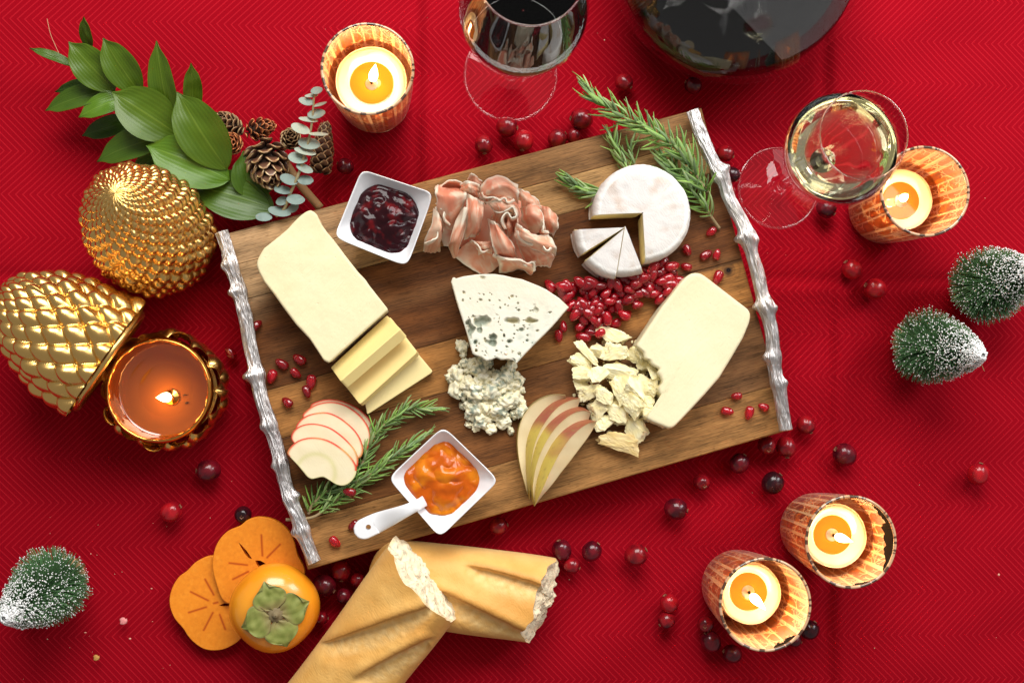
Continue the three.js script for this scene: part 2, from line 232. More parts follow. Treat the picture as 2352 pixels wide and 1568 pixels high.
{ // white cheddar on the right
  const y = BT + 0.027;
  const o = ZS('V', [1235, 62, 1250, 64, 1268, 70, 1290, 84, 1312, 100, 1400, 168, 1480, 230, 1556, 288, 1572, 310, 1575, 335, 1568, 375, 1530, 470, 1460, 590, 1380, 722, 1290, 825, 1200, 922, 1140, 985, 1092, 1033, 1070, 1042, 1045, 1037, 1000, 1018, 955, 1000, 918, 978, 930, 955, 965, 925, 1000, 900, 1028, 852, 1005, 830, 990, 790, 1020, 755, 1008, 720, 985, 690, 1003, 670, 950, 640, 940, 612, 905, 600, 900, 560, 868, 535, 855, 520, 900, 450, 960, 360, 1010, 285, 1080, 195, 1130, 130, 1175, 82, 1205, 66], y);
  const g = starBlock(o, y, BT, { n: 280, nR: 26, smooth: 1, r: 0.0022, top: (x, z) => 0.0005 * fbm(x * 30, z * 30, 4, 3), wall: (p, yy, s) => 0.0004 * N(s * 60, yy * 200) + (s > 0.45 && s < 0.66 ? 0.0022 * N(s * 240, yy * 260, 3) : -0.0006), color: (p, z, t, s) => mix3([0.77, 0.68, 0.42], [0.81, 0.735, 0.5], 0.5 + 0.7 * fbm(p.x * 30, p.z * 30, p.y * 30, 3)) });
  solo('white_cheddar_block', g, cheeseMat({ roughness: 0.4 }), Z('V', 1200, 560, BT), 'creamy white cheddar block with a crumbled broken end', 'cheese', null);
  const r = rng(21), vars = [];
  for (let k = 0; k < 6; k++) { const p = []; for (let i = 0; i < 13; i++) { const a = V(r() - 0.5, (r() - 0.5) * 0.75, r() - 0.5); const m = Math.max(Math.abs(a.x), Math.abs(a.y) / 0.75, Math.abs(a.z)); a.multiplyScalar((0.34 + 0.16 * r()) / m); p.push(a); }
    let g = new ConvexGeometry(p); const q = []; { // cut faces with torn relief
      const pos = g.attributes.position; for (let i = 0; i < pos.count; i += 3) { const t = [0, 1, 2].map((j) => V(0, 0, 0).fromBufferAttribute(pos, i + j)); const sub = (a, b, c, d) => { if (!d) { q.push(a, b, c); return; } const ab = a.clone().lerp(b, 0.5), bc = b.clone().lerp(c, 0.5), ca = c.clone().lerp(a, 0.5); sub(a, ab, ca, d - 1); sub(ab, b, bc, d - 1); sub(ca, bc, c, d - 1); sub(ab, bc, ca, d - 1); }; sub(...t, 3); } }
    const P3 = [], C3 = []; for (const v of q) { const d = v.clone().multiplyScalar(1 + 0.2 * N(v.x * 5 + k, v.y * 5, v.z * 5) + 0.11 * N(v.x * 12, v.y * 12 + k, v.z * 12) + 0.07 * N(v.x * 27, v.y * 27, v.z * 27 + k)); P3.push(d.x, d.y, d.z); C3.push(...mix3([0.92, 0.79, 0.4], [0.94, 0.87, 0.58], 0.5 + N(v.x * 4, v.y * 4 + k, v.z * 4))); }
    g = new THREE.BufferGeometry(); g.setAttribute('position', new THREE.Float32BufferAttribute(P3, 3)); g.setAttribute('color', new THREE.Float32BufferAttribute(C3, 3)); g.setAttribute('uv', new THREE.Float32BufferAttribute(new Float32Array(P3.length / 3 * 2), 2)); g.computeVertexNormals(); vars.push(g); }
  const mC = std({ vertexColors: true, roughness: 0.55, specularIntensity: 0.4 }), mB = std({ vertexColors: true, color: [0.85, 0.72, 0.55], roughness: 0.6 });
  // x, y, length, width, thickness, turn, tilt, height, what it looks like
  const L = [[748, 478, 215, 70, 40, 0.5, 0.1, 4, 'long bar-shaped cheddar chunk reaching up toward the pomegranate heap'], [548, 575, 185, 48, 45, 0.92, 0.15, 9, 'narrow stick of broken cheddar at the upper rim of the crumble'], [608, 548, 82, 78, 50, 0.1, 0.2, 4, 'small squarish cheddar chunk between the stick and the long bar'], [500, 625, 110, 80, 60, 0.2, -0.2, 6, 'jagged cheddar chunk on the outer edge nearest the blue cheese'], [520, 700, 120, 90, 60, -0.2, 0.3, 8, 'jagged cheddar chunk below the one nearest the blue cheese'], [505, 765, 90, 60, 50, 0.5, 0, 3, 'low cheddar chunk on the outer edge above the pears'], [640, 715, 125, 92, 52, 0.55, -0.15, 15, 'smooth-faced cheddar chunk lying on top of the crumble'], [725, 570, 150, 100, 70, 0.25, 0.15, 10, 'broad rough cheddar chunk under the long bar'], [745, 680, 190, 105, 70, 0.15, 0.1, 13, 'largest rough cheddar chunk in the middle of the crumble'], [840, 585, 80, 100, 60, 0.1, 0.3, 9, 'upright cheddar chunk beside the end of the long bar'], [895, 640, 80, 90, 60, -0.4, 0.2, 7, 'pale cheddar lump against the broken face of the block'], [965, 690, 90, 80, 70, 0.3, -0.3, 15, 'torn cheddar lump on the broken edge of the block'], [978, 765, 80, 90, 70, -0.2, 0.3, 14, 'torn cheddar lump hanging at the notch of the block'], [575, 812, 150, 80, 60, -0.25, 0.2, 9, 'ragged cheddar chunk above the pear tips'], [650, 822, 110, 100, 70, 0.3, -0.2, 13, 'crumbly cheddar chunk beside the ragged one above the pears'], [755, 790, 120, 120, 60, 0.9, 0.25, 13, 'angular cheddar chunk at the centre of the crumble'], [840, 785, 120, 90, 60, 0.6, -0.25, 18, 'pointed cheddar chunk stacked near the broken edge'], [905, 770, 80, 100, 60, 0.1, 0.3, 13, 'cheddar chunk wedged below the pale lump'], [950, 845, 110, 90, 60, -0.3, -0.2, 10, 'cheddar chunk filling the notch of the block'], [620, 920, 120, 105, 60, -0.5, 0.2, 7, 'three-cornered cheddar chunk pointing at the pear slices'], [735, 915, 120, 140, 60, 0.15, -0.1, 8, 'flat pale cheddar chunk below the centre of the crumble'], [820, 890, 110, 110, 60, 0.6, 0.35, 15, 'sharp cheddar chunk with a folded ridge'], [885, 900, 90, 100, 60, -0.2, 0.25, 9, 'cheddar chunk left of the lowest notch'], [955, 945, 90, 80, 50, -0.5, 0.2, 14, 'pale torn flake at the lower corner of the block'], [672, 1015, 130, 90, 60, 0.45, 0.1, 5, 'crumbly cheddar lump just beyond the pear tips'], [765, 990, 90, 70, 50, 0.4, 0, 3, 'little cheddar chunk between the two lowest lumps'], [855, 1035, 130, 130, 55, 0.7, 0.15, 6, 'large flat-faced cheddar chunk below the notch'], [738, 1130, 190, 105, 45, 0.18, 0.1, 4, 'tan cheddar piece lying lowest, with a darker rind face'], [880, 555, 60, 70, 50, 0.9, 0.2, 16, 'small cheddar lump perched by the upper corner of the break']];
  L.forEach(([x, y, l, w, t, a, b, h, label], i) => { const q = Z('V', x, y, BT + h * 0.001), k = 0.000166; const m = new THREE.Mesh(vars[i % 6], i === 27 ? mB : mC); m.name = numbered('cheddar_chunk'); m.position.copy(q); m.position.y = BT + h * 0.0009 + 0.003; m.rotation.set(b, -a, b * 0.7, 'YXZ'); m.scale.set(l * k, t * k * 1.05, w * k); scene.add(m); tag(m, label, 'cheese chunk', 'crumbled chunks off the white cheddar block'); });
}
{ // crumbs between the chunks
  const r = rng(91), P3 = [], C3 = []; for (let i = 0; i < 170; i++) { const a = r() * 6.28, d = Math.sqrt(r()) * 300, b = new THREE.DodecahedronGeometry(0.0006 + 0.0016 * r() * r(), 0), q = Z('V', 740 + d * Math.cos(a) * 0.95, 790 + d * Math.sin(a) * 1.05, BT), e = V(r(), r(), r()); b.rotateX(r() * 6); b.rotateY(r() * 6); b.scale(0.8 + r(), 0.7, 0.8 + r()); b.translate(q.x, BT + 0.0006 + 0.008 * r() * (d < 220), q.z); void e; const p = b.attributes.position; for (let k = 0; k < p.count; k++) { P3.push(p.getX(k), p.getY(k), p.getZ(k)); C3.push(0.86, 0.76, 0.44); } }
  const g = new THREE.BufferGeometry(); g.setAttribute('position', new THREE.Float32BufferAttribute(P3, 3)); g.setAttribute('color', new THREE.Float32BufferAttribute(C3, 3)); g.computeVertexNormals();
  const m = new THREE.Mesh(g, std({ vertexColors: true, roughness: 0.6 })); m.name = 'cheddar_crumbs'; m.userData.kind = 'stuff'; m.userData.label = 'fine crumbs of cheddar among the broken chunks'; scene.add(m);
}
{ // blue cheese wedge
  const y = BT + 0.031;
  const o = ZS('U', [203, 150, 214, 118, 228, 112, 240, 124, 300, 106, 400, 92, 480, 87, 545, 88, 620, 99, 690, 116, 760, 128, 820, 152, 890, 180, 950, 208, 1010, 248, 1055, 278, 1095, 315, 1131, 350, 1085, 400, 1040, 455, 1000, 500, 950, 552, 900, 602, 850, 650, 800, 702, 760, 746, 718, 792, 698, 770, 650, 758, 600, 764, 560, 745, 520, 764, 480, 772, 440, 742, 395, 728, 372, 715, 350, 640, 328, 560, 310, 500, 290, 440, 262, 355, 240, 285, 222, 215], y);
  const pits = [[455, 460, 55, 34, 5], [415, 475, 38, 40, 5], [680, 455, 52, 24, 5], [830, 458, 58, 16, 4], [530, 590, 34, 24, 4], [525, 625, 38, 30, 4.5], [430, 530, 20, 24, 3], [660, 618, 22, 16, 3], [755, 525, 26, 16, 2.5], [620, 570, 10, 18, 3], [345, 520, 30, 60, 5], [330, 590, 16, 30, 4], [690, 780, 22, 26, 5], [435, 292, 13, 11, 2], [450, 122, 20, 18, 2], [303, 234, 14, 14, 2], [682, 265, 16, 14, 2], [735, 372, 15, 12, 2], [870, 375, 22, 26, 2], [980, 390, 14, 9, 2], [395, 625, 12, 16, 3], [470, 600, 12, 14, 2], [505, 297, 8, 8, 2], [460, 250, 7, 8, 2], [590, 355, 8, 8, 2], [730, 318, 7, 8, 2], [378, 418, 10, 9, 2], [880, 535, 10, 9, 2], [740, 718, 12, 10, 2], [400, 690, 12, 14, 3], [800, 610, 9, 9, 2], [700, 560, 8, 8, 2], [560, 690, 10, 8, 2], [640, 660, 8, 8, 2], [350, 560, 14, 20, 3], [295, 300, 6, 8, 2], [575, 465, 7, 7, 2], ...Array.from({ length: 70 }, (_, i) => { const q = (k) => { const s = Math.sin(i * 12.9898 + k * 78.233) * 43758.5453; return s - Math.floor(s); }; return [330 + 520 * q(1), 230 + 530 * q(2), 3 + 6 * q(3), 3 + 5 * q(4), 1.2]; })].map(([x, yy, rx, ry, d]) => { const c = Z('U', x, yy, y), e = Z('U', x + rx, yy, y), f = Z('U', x, yy + ry, y); return [c.x, c.z, Math.abs(e.x - c.x), Math.abs(f.z - c.z), d * 0.001]; });
  const pit = (x, z) => { let m = 0, k = 0; for (const [cx, cz, rx, rz, d] of pits) { const e = Math.hypot((x - cx) / rx, (z - cz) / rz) * (1 + 0.75 * N(x * 240, z * 240, cx * 300)); if (e < 1.6) { const w = 1 - sm(e, 0.35, 1.25); m = Math.max(m, w * d); k = Math.max(k, (1 - sm(e, 0.45, 1.5)) * (d > 0.0022 ? 1 : 0.65)); } } return [m, k]; };
  const vein = (x, yy, z) => { const v = Math.abs(fbm(x * 75, z * 75, yy * 75 + 2, 3)), reg = sm(-(x * 0.55 - z * 0.8) * 0 + fbm(x * 26 + 1, z * 26, yy * 20, 2) + 0.12, -0.05, 0.35); return (1 - sm(v, 0.015, 0.05)) * reg; };
  const low = Z('U', 560, 760, y).z, high = Z('U', 560, 120, y).z;
  const g = starBlock(o, y, BT, { n: 420, nR: 96, nW: 12, pow: 0.62, smooth: 1, r: 0.0012, center: Z('U', 590, 420, y), top: (x, z, t) => 0.0004 * fbm(x * 110, z * 110, 2, 4) - (t < 0.995 ? pit(x, z)[0] : 0), wall: (p, yy, s) => 0.0011 * N(s * 120, yy * 260, 4) - 0.0012 - 0.002 * sm(N(s * 50, yy * 120, 8), 0.25, 0.5), color: (p, z) => { const [, k] = pit(p.x, p.z), down = sm(p.z, high, low); let c = mix3([0.77, 0.705, 0.54], [0.8, 0.755, 0.63], 0.3 + 0.7 * down + 0.4 * N(p.x * 60, p.z * 60)); c = mix3(c, [0.36, 0.46, 0.4], 0.5 * down * sm(fbm(p.x * 95 + 7, p.z * 95, 5, 3), 0.08, 0.3)); c = mix3(c, [0.33, 0.4, 0.37], 0.3 * vein(p.x, p.y, p.z) * (0.1 + 0.9 * down)); const mould = N(p.x * 130, p.z * 130, 6) > -0.25 ? [0.13, 0.19, 0.14] : [0.42, 0.36, 0.16]; if (z === 0) c = mix3(c, mould, k * (0.35 + 0.45 * down)); else c = mix3(c, [0.5, 0.43, 0.22], 0.35 * sm(N(p.x * 90, p.y * 160, p.z * 90), 0, 0.5)); return c; } });
  solo('blue_cheese_wedge', g, std({ vertexColors: true, roughness: 0.5, bumpMap: noiseTex, bumpScale: 0.00015, specularIntensity: 0.5 }), Z('U', 590, 420, BT), 'white wedge of blue cheese with green mould pockets and ragged point', 'blue cheese', null);
  // crumbles under its point
  const r = rng(8), vars = [];
  for (let k = 0; k < 7; k++) { const s = ball(26, 18), pz = s.attributes.position, col = []; for (let i = 0; i < pz.count; i++) { const v = V(0, 0, 0).fromBufferAttribute(pz, i), d = 0.9 + 0.55 * N(v.x * 1.3 + k * 5, v.y * 1.3, v.z * 1.3) + 0.34 * N(v.x * 3, v.y * 3 + k * 3, v.z * 3) + 0.13 * N(v.x * 7, v.y * 7, v.z * 7 + k); v.multiplyScalar(d); for (const ax of ['x', 'y', 'z']) v[ax] = Math.sign(v[ax]) * Math.min(Math.abs(v[ax]), 0.95 + 0.1 * N(v.x * 6, v.y * 6, v.z * 6 + k)); pz.setXYZ(i, v.x, v.y, v.z); const w = sm(fbm(v.x * 1.6 + k * 9, v.y * 1.6, v.z * 1.6, 3), 0.02, 0.2); col.push(...mix3(mix3([0.86, 0.76, 0.48], [0.89, 0.84, 0.66], 0.5 + N(v.x * 2, v.y * 2, k)), [0.15, 0.22, 0.18], w * (0.35 + 0.45 * (k % 3 === 0)))); } s.setAttribute('color', new THREE.Float32BufferAttribute(col, 3)); s.computeVertexNormals(); vars.push(s); }
  const mC = std({ vertexColors: true, roughness: 0.6, specularIntensity: 0.4 });
  const put = (x, y, s, h, label, vk) => { const m = new THREE.Mesh(vars[vk], mC), q = Z('U', x, y, BT + h * 0.001); m.name = numbered('blue_cheese_crumble'); m.position.set(q.x, BT + h * 0.001 + 0.6 * s * 0.001, q.z); m.rotation.set(r() * 6, r() * 6, r() * 6); m.scale.set(s * 0.001 * (0.85 + 0.4 * r()), s * 0.001 * (0.75 + 0.3 * r()), s * 0.001 * (0.85 + 0.3 * r())); scene.add(m); tag(m, label, 'cheese crumble', 'blue cheese crumbles below the wedge'); };
  const lone = [[292, 660, 8.6, 0, 'blue-veined crumble set apart beside the wedge wall'], [298, 720, 5, 2, 'darker mouldy bit just under the set-apart crumble'], [672, 1318, 5, 0, 'lone small crumble nearest the pear slices'], [292, 1124, 4, 0, 'tiny crumble at the outer edge of the heap toward the rosemary'], [235, 835, 5.5, 1, 'crumble sticking out farthest toward the cheddar slices'], [515, 1300, 7.5, 1, 'pale lump at the bottom of the crumble heap'], [400, 1290, 6, 0, 'crumble at the lower end beside the pale lump'], [345, 1270, 5, 0, 'low corner crumble of the heap nearest the dish'], [760, 1120, 6.5, 1, 'outermost crumble on the pear side of the heap'], [655, 1110, 8.5, 4, 'bright lump on the pear side of the heap'], [395, 1000, 10.5, 6, 'largest white lump in the crumble heap'], [390, 1060, 9, 4, 'white lump right below the largest one'], [690, 700, 7.5, 24, 'crumb clinging to the ragged point of the wedge'], [645, 715, 6.5, 25, 'second crumb clinging to the ragged point'], [672, 806, 7, 6, 'crumb hanging under the mouldy corner of the wedge']];
  lone.forEach(([x, y, s, h, l], i) => put(x, y, s * 0.62, h, l, (i * 3 + 1) % 7));
  const heap = [[310, 790, 6], [350, 800, 7], [400, 770, 8], [440, 790, 7], [330, 850, 6], [380, 840, 8], [430, 850, 7], [480, 790, 6], [230, 890, 8], [260, 930, 7], [300, 905, 6], [330, 960, 7], [250, 980, 7], [280, 1020, 6], [300, 1060, 5], [420, 920, 7], [470, 900, 8], [460, 970, 7], [520, 930, 7], [560, 890, 6], [580, 950, 8], [620, 910, 7], [640, 970, 8], [700, 890, 7], [740, 930, 8], [690, 960, 7], [750, 1000, 7], [730, 1050, 6], [510, 1010, 9], [560, 1040, 7], [600, 1000, 7], [480, 1070, 8], [540, 1100, 8], [450, 1130, 8], [390, 1140, 8], [350, 1190, 8], [420, 1200, 7], [490, 1180, 8], [580, 1150, 8], [560, 1210, 7], [620, 1200, 7], [700, 1190, 7], [740, 1160, 6], [690, 1060, 8], [350, 1120, 6], [450, 1250, 7], [610, 1250, 6], [500, 740, 6], [650, 850, 6], [280, 800, 5], [540, 860, 6], [465, 1020, 8], [620, 1080, 7], [520, 1150, 7], [410, 1120, 8], [590, 920, 7]];
  heap.forEach(([x, y, s], i) => put(x, y, s * (0.42 + 0.55 * r()), 1 + 8 * r() * (1 - Math.min(1, Math.hypot(x - 490, y - 1000) / 330)), 'white crumble with blue-green mould in the heap below the wedge', i % 7));
}
{ // brie wheel, a quarter cut out, and the three wedges cut from it
  const h = 0.024, R0 = 0.0352, prof = (k = 1) => spline([[0.0003, h - 0.0004], [R0 * 0.5, h - 0.0002], [R0 * 0.82, h], [R0 * 0.94, h - 0.0014], [R0, h - 0.0062], [R0 * 1.005, h * 0.45], [R0 * 0.985, 0.002], [R0 * 0.94, 0], [0.0003, 0]], 46);
  const mR = std({ vertexColors: true, roughness: 0.75, bumpMap: noiseTex, bumpScale: 0.0003, sheen: 0.3, sheenColor: [1, 1, 1], specularIntensity: 0.3 }), mP = std({ vertexColors: true, roughness: 0.45, specularIntensity: 0.5 });
  const build = (name, label, ctr, a0, a1, gname) => {          // angles clockwise in the picture from its right
    const g = thing(name, label, 'brie', ctr, null), pr = prof(), n = Math.max(10, Math.round((a1 - a0) * 40)), seed = a0 * 3;
    const at = (k, a, inner) => { const [r, y] = pr[k], x = r * Math.cos(a), z = r * Math.sin(a); let dy = 0, dr = 1; if (y > h * 0.7) dy = 0.0013 * fbm(x * 50 + seed, z * 60, 3, 3) - 0.0006 * sm(Math.abs(N(x * 40 + z * 60, seed, 2)), 0, 0.04) * 0 + 0.0004 * N(x * 160, z * 160); if (r > R0 * 0.8) { dr = 1 + 0.015 * N(a * 3, y * 60, seed) + 0.008 * N(a * 14, y * 120); } return V(ctr.x + x * dr, ctr.y + y + dy, ctr.z + z * dr); };
    const rows = []; for (let i = 0; i <= n; i++) rows.push(pr.map((_, k) => at(k, lerp(a0, a1, i / n))));
    part(g, 'rind', grid(rows, false, (p) => { const x = p.x - ctr.x, z = p.z - ctr.z, q = Math.hypot(x, z) / R0, ang = Math.atan2(z, x); let c = mix3([0.7, 0.665, 0.635], [0.6, 0.48, 0.4], 0.85 * sm(fbm(x * 70 + 3, z * 70, 6, 3), 0.05, 0.45)); const rad = Math.abs(N(ang * 18, q * 2, 3)) < 0.06 && q < 0.85 ? 0.5 : 0; c = mix3(c, [0.66, 0.56, 0.47], rad * sm(N(x * 40, z * 40), -0.1, 0.3)); c = mix3(c, [0.72, 0.56, 0.36], 0.55 * sm(h - (p.y - ctr.y), 0.006, 0.014) * (0.5 + N(ang * 10, p.y * 300))); return q > 0.85 && p.y - ctr.y > h - 0.006 ? mix3(c, [0.86, 0.84, 0.8], 0.7) : c; }, true), mR);
    for (const [a, fl] of [[a0, false], [a1, true]]) { const rows2 = []; for (let i = 0; i <= 8; i++) { const row = []; for (let k = 0; k <= 22; k++) { const top = at(k, a), bot = at(Math.min(45, 45 - k), a), v = top.clone().lerp(bot, i / 8), bulge = 0.0012 * Math.sin(Math.PI * i / 8) * (0.6 + 0.5 * N(k * 0.3, i * 0.5, a)); v.x += Math.sin(a) * (fl ? -1 : 1) * bulge; v.z += -Math.cos(a) * (fl ? -1 : 1) * bulge; row.push(v); } rows2.push(row); }
      part(g, 'cut_face', grid(rows2, false, (p) => { const e = p.y - ctr.y; return mix3([0.8, 0.66, 0.33], [0.86, 0.8, 0.6], sm(Math.abs(e - h / 2), h * 0.36, h * 0.46)); }, fl), mP); }
  };
  const d = Math.PI / 180, c0 = Z('R', 834, 560, BT + h); c0.y = BT;
  // wheel centre lies at the notch corner
  build('round_brie', 'round white brie cheese with a quarter cut out, rosemary tucked beneath', c0, -183 * d, 87 * d);
  const wedge = (name, label, x, y, a0, a1, hh) => { const c = Z('R', x, y, BT + h); c.y = BT + hh; build(name, label, c, a0 * d, a1 * d); };
  wedge('brie_wedge', 'cut brie wedge lying flat farthest from the pomegranate seeds', 668, 692, 148, 177, 0);
  wedge('brie_wedge', 'middle brie wedge between two narrow gaps', 664, 706, 100, 140, 0);
  wedge('brie_wedge', 'brie wedge nearest the cut wheel, beside the pomegranate seeds', 676, 676, 69, 100, 0);
}
// ---------------------------------------------------------------- dishes of jam
{
  const ceramic = std({ color: [0.83, 0.83, 0.85], roughness: 0.12, clearcoat: 0.6, clearcoatRoughness: 0.05 });
  const dish = (corners, label) => {
    const H = 0.031, yr = BT + H, c = corners.map(([x, y]) => P(x, y, yr)), ctr = c.reduce((a, p) => a.add(p), V(0, 0, 0)).divideScalar(4);
    const sq = smoothRing(resample(c, 128), 14), g = thing('square_dish', label, 'dish', V(ctr.x, BT, ctr.z), 'small square white dishes');
    const ring = (k, y, round) => sq.map((p) => { const dx = p.x - ctr.x, dz = p.z - ctr.z, r = Math.hypot(dx, dz), rr = lerp(r, 0.0262, round) * k; const up = round < 0.3 ? 0.0022 * sm(r, 0.03, 0.037) : 0; return V(ctr.x + dx / r * rr, y + up, ctr.z + dz / r * rr); });
    const rows = [ring(0.02, BT, 1), ring(0.55, BT, 0.4), ring(0.6, BT + 0.002, 0.35), ring(0.8, BT + 0.014, 0.15), ring(0.97, yr - 0.0035, 0), ring(1, yr - 0.001, 0), ring(0.995, yr, 0), ring(0.97, yr + 0.0002, 0), ring(0.945, yr - 0.0014, 0), ring(0.86, yr - 0.005, 0.06), ring(0.76, yr - 0.0095, 0.25), ring(0.62, BT + 0.0165, 0.7), ring(0.4, BT + 0.015, 1), ring(0.02, BT + 0.0146, 1)];
    part(g, 'bowl', grid(rows, true, null, false), ceramic); return c;
  };
  const c1 = dish([[830, 388], [997, 443], [935, 613], [766, 545]], 'white square dish holding dark red jam beside the cured ham');
  const c2 = dish([[1018, 978], [1147, 1103], [1010, 1235], [890, 1098]], 'white square dish holding orange marmalade with a small spoon');
  const blob = (name, label, cs, ctr, y, r0, lobes, top, mat, color) => {
    const o = []; for (let i = 0; i < 90; i++) { const a = i / 90 * Math.PI * 2; let lim = 9; for (let e = 0; e < 4; e++) { const p = cs[e], q = cs[(e + 1) % 4], dx = q.x - p.x, dz = q.z - p.z, den = Math.cos(a) * dz - Math.sin(a) * dx; const t = ((p.x - ctr.x) * dz - (p.z - ctr.z) * dx) / den; if (t > 0) lim = Math.min(lim, t); } const r = Math.min(0.84 * lim, r0 * (1 + lobes * fbm(Math.cos(a) * 1.3 + 4, Math.sin(a) * 1.3, r0 * 90, 3))); o.push(V(ctr.x + r * Math.cos(a), y, ctr.z + r * Math.sin(a))); }
    const g = starBlock(o, y, BT + 0.0185, { n: 200, nR: 70, nW: 3, r: 0.003, flare: -0.2, pow: 0.7, top, color });
    solo(name, g, mat, V(ctr.x, BT + 0.006, ctr.z), label, 'jam', null);
  };
  const q1 = P(884, 503, BT + 0.03);
  blob('dark_jam', 'glossy dark red berry jam heaped in the white dish', c1, q1, BT + 0.0258, 0.025, 0.16, (x, z, t) => 0.0065 * (1 - t * t) + 0.0036 * Math.abs(fbm(x * 75, z * 75, 1, 2)) * 1.6 + 0.0005 * N(x * 200, z * 200, 2) - 0.002, std({ vertexColors: true, roughness: 0.3, clearcoat: 0.4, clearcoatRoughness: 0.05, specularIntensity: 0.15, ior: 1.45 }), (p) => mix3([0.02, 0.002, 0.004], [0.11, 0.004, 0.006], sm(fbm(p.x * 120, p.z * 120, 4, 3), 0, 0.35)));
  const q2 = P(1013, 1098, BT + 0.03);
  blob('orange_marmalade', 'glossy orange marmalade heaped in the white dish under the spoon', c2, q2, BT + 0.0256, 0.0268, 0.13, (x, z, t) => 0.0055 * (1 - t * t) + 0.0042 * Math.abs(fbm(x * 60 + 3, z * 60, 5, 2)) * 1.5 + 0.0004 * N(x * 200, z * 200, 2) - 0.002, std({ vertexColors: true, roughness: 0.3, clearcoat: 0.45, clearcoatRoughness: 0.06, specularIntensity: 0.15, transmission: 0.2, thickness: 0.01, ior: 1.42 }), (p) => mix3([0.6, 0.105, 0.002], [0.82, 0.235, 0.006], sm(fbm(p.x * 80, p.z * 80, 9, 3), -0.1, 0.35)));
  // spoon: pierced handle lying over the rim, bowl buried in the marmalade
  const e0 = P(818, 1222, BT + 0.022), e1 = P(1022, 1130, BT + 0.033), len = e0.distanceTo(e1), s = new THREE.Shape();
  const w = (t) => (t < 0.1 ? 0.0061 * Math.sqrt(1 - ((0.1 - t) / 0.1) ** 2) : t < 0.72 ? lerp(0.0061, 0.0027, sm(t, 0.15, 0.7)) : lerp(0.0027, 0.007, sm(t, 0.74, 0.93)) * Math.sqrt(Math.max(0.02, 1 - Math.max(0, (t - 0.9) / 0.1) ** 2)));
  for (let i = 0; i <= 60; i++) s[i ? 'lineTo' : 'moveTo'](i / 60 * len, w(i / 60)); for (let i = 60; i >= 0; i--) s.lineTo(i / 60 * len, -w(i / 60));
  const hole = new THREE.Path(); hole.absarc(0.0095, 0, 0.0018, 0, Math.PI * 2, true); s.holes.push(hole);
  const cut = new THREE.Shape(); for (let i = 0; i <= 20; i++) cut[i ? 'lineTo' : 'moveTo'](i / 20 * 0.2 * len, w(i / 20 * 0.2)); for (let i = 20; i >= 0; i--) cut.lineTo(i / 20 * 0.2 * len, -w(i / 20 * 0.2)); cut.holes.push(hole);
  const ge = new THREE.ExtrudeGeometry(cut, { depth: 0.0016, bevelEnabled: true, bevelSize: 0.0011, bevelThickness: 0.0013, bevelSegments: 4, curveSegments: 24, steps: 1 });
  const dir = e1.clone().sub(e0).setY(0).normalize(), side = V(-dir.z, 0, dir.x);
  const rowsS = []; for (let i = 0; i <= 60; i++) { const t = 0.195 + 0.8 * i / 60, row = []; for (let j = 0; j < 24; j++) { const a = j / 24 * Math.PI * 2, ww = w(t) + 0.0011 * (i > 0 && i < 60), cy = Math.cos(a), sy = Math.sin(a); row.push(V(t * len, Math.sign(cy) * Math.pow(Math.abs(cy), 0.8) * ww, 0.0008 + 0.0021 * sy * Math.sqrt(Math.max(0.1, 1 - 0.35 * cy * cy)))); } rowsS.push(row); } const tip = (r) => { const m = r.reduce((q, p) => q.add(p.clone()), V(0, 0, 0)).divideScalar(24); return r.map((p) => p.clone().lerp(m, 0.99)); }; rowsS.unshift(tip(rowsS[0])); rowsS.push(tip(rowsS[61]));
  const gs = grid(rowsS, true, null, true).toNonIndexed(); for (const k of Object.keys(ge.attributes)) if (!gs.attributes[k]) ge.deleteAttribute(k);
  const bend = (g) => warp(g, (v) => { const t = v.x / len, y = lerp(BT + 0.024, BT + 0.0345, sm(t, 0.2, 0.6)) - 0.022 * sm(t, 0.66, 0.88) + v.z; v.copy(V(e0.x, 0, e0.z).addScaledVector(dir, v.x).addScaledVector(side, v.y)).setY(y); });
  const sm1 = grid(rowsS, true, null, true); bend(sm1); bend(ge); void gs; const g = mergeGeometries([sm1.toNonIndexed(), ge.index ? ge.toNonIndexed() : ge]);
  solo('serving_spoon', g, ceramic, e0, 'little white ceramic spoon with a pierced handle resting in the marmalade', 'spoon', null);
}
